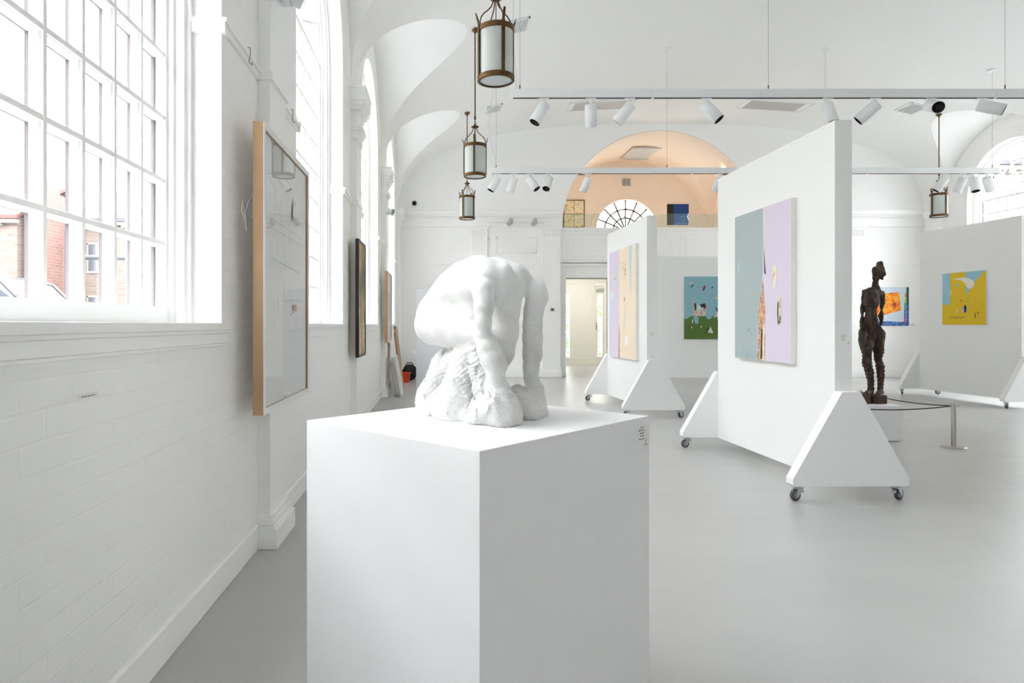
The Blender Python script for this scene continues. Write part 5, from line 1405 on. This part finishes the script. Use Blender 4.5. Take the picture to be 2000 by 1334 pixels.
for s in (-1, 1):
    y0, y1 = sorted((s * .80, s * .815)); mb.prism([(.1, 1.35), (1.1, 1.35), (.92, 1.88), (.66, 2.08), (.1, 2.12)], (y0, y1), XZ); mb.prism([(-1.7, 1.35), (0, 1.35), (0, 2.12), (-1.6, 2.08)], (y0, y1), XZ)
mb.build('side_window', M['darkpane'], t)
mb = MB(); mb.tube([(1.0, .815, 1.92), (.72, .815, 2.2), (.3, .815, 2.32), (-.6, .815, 2.38), (-1.5, .815, 2.32)], .03, 6); mb.tube([(1.0, -.815, 1.92), (.72, -.815, 2.2), (.3, -.815, 2.32), (-.6, -.815, 2.38), (-1.5, -.815, 2.32)], .03, 6); mb.build('roof_gutter', M['ironOut'], t)
for x in (-1.2, 1.15):
    for s in (-1, 1):
        mb = MB(); R = Matrix.Translation((x, s * .72, .36)) @ Matrix.Rotation(PI / 2, 4, 'X'); mb.lathe([(.2, -.1), (.34, -.09), (.36, 0), (.34, .09), (.2, .1)], 24, 0, R); mb.lathe([(.2, -.095), (.2, .095)], 16, 1, R); mb.build('wheel', [M['rubber'], M['zinc']], t)
def shrub(label, loc, r, h, seed):
    mb = MB(); rn = random.Random(seed)
    for i in range(900):
        a = rn.random() * 2 * PI; zz = rn.random(); rad = r * math.sqrt(rn.random()) * (1 - .5 * abs(zz - .45))
        c = Vector((rad * math.cos(a), rad * math.sin(a), .2 + h * zz)); d1 = Vector((rn.gauss(0, 1), rn.gauss(0, 1), rn.gauss(0, 1))).normalized(); d2 = d1.cross(Vector((rn.gauss(0, 1), rn.gauss(0, 1), rn.gauss(0, 1)))).normalized()
        L = .07 + .05 * rn.random(); mb.add([c - d1 * L, c + d2 * L * .5, c + d1 * L, c - d2 * L * .5], [(0, 1, 2, 3)])
    t = thing('shrub', label, 'shrub', loc)
    mb.build('foliage', M['leaf'], t); s = MB(); s.tube([(0, 0, 0), (.02, 0, h * .5), (0, .02, h * .8)], [.04, .03, .015], 6); s.build('stem', M['framedark'], t)
M['leaf'] = mat('green_leaves', (140, 165, 120), .6, noise=.3, scale=4)
shrub('leafy green shrub outside the narrow pane left of the lobby door', (3.95, 22.0, -.25), .7, 2.3, 1)
shrub('leafy green shrub outside the glass of the white lobby door', (5.55, 21.8, -.25), .7, 2.4, 2)

# ------------------------------------------------------------------ daylight, camera, colour
w = bpy.data.worlds.new('overcast_sky'); SC.world = w; w.use_nodes = True
nt = w.node_tree; bg = nt.nodes['Background']
bg.inputs[0].default_value = (.95, .985, 1.02, 1); bg.inputs[1].default_value = 7.0
cd = bpy.data.cameras.new('camera'); cam = bpy.data.objects.new('camera', cd); COL.objects.link(cam); SC.camera = cam
cam.location = (0, 0, H); cam.rotation_euler = (PI / 2, 0, 0)
cd.sensor_width = 36; cd.lens = 36 * F / 2000
cd.shift_x = (1000 - CX) / 2000; cd.shift_y = -(667 - CY) / 2000
cd.clip_start = .05; cd.clip_end = 300
vs = SC.view_settings; vs.view_transform = 'Standard'; vs.look = 'None'; vs.gamma = 1; vs.use_curve_mapping = False
vs.exposure = 1.28
cy = SC.cycles
cy.max_bounces = 24; cy.diffuse_bounces = 20; cy.glossy_bounces = 4; cy.transmission_bounces = 6; cy.transparent_max_bounces = 12
cy.sample_clamp_indirect = 8.0; cy.caustics_reflective = False; cy.caustics_refractive = False
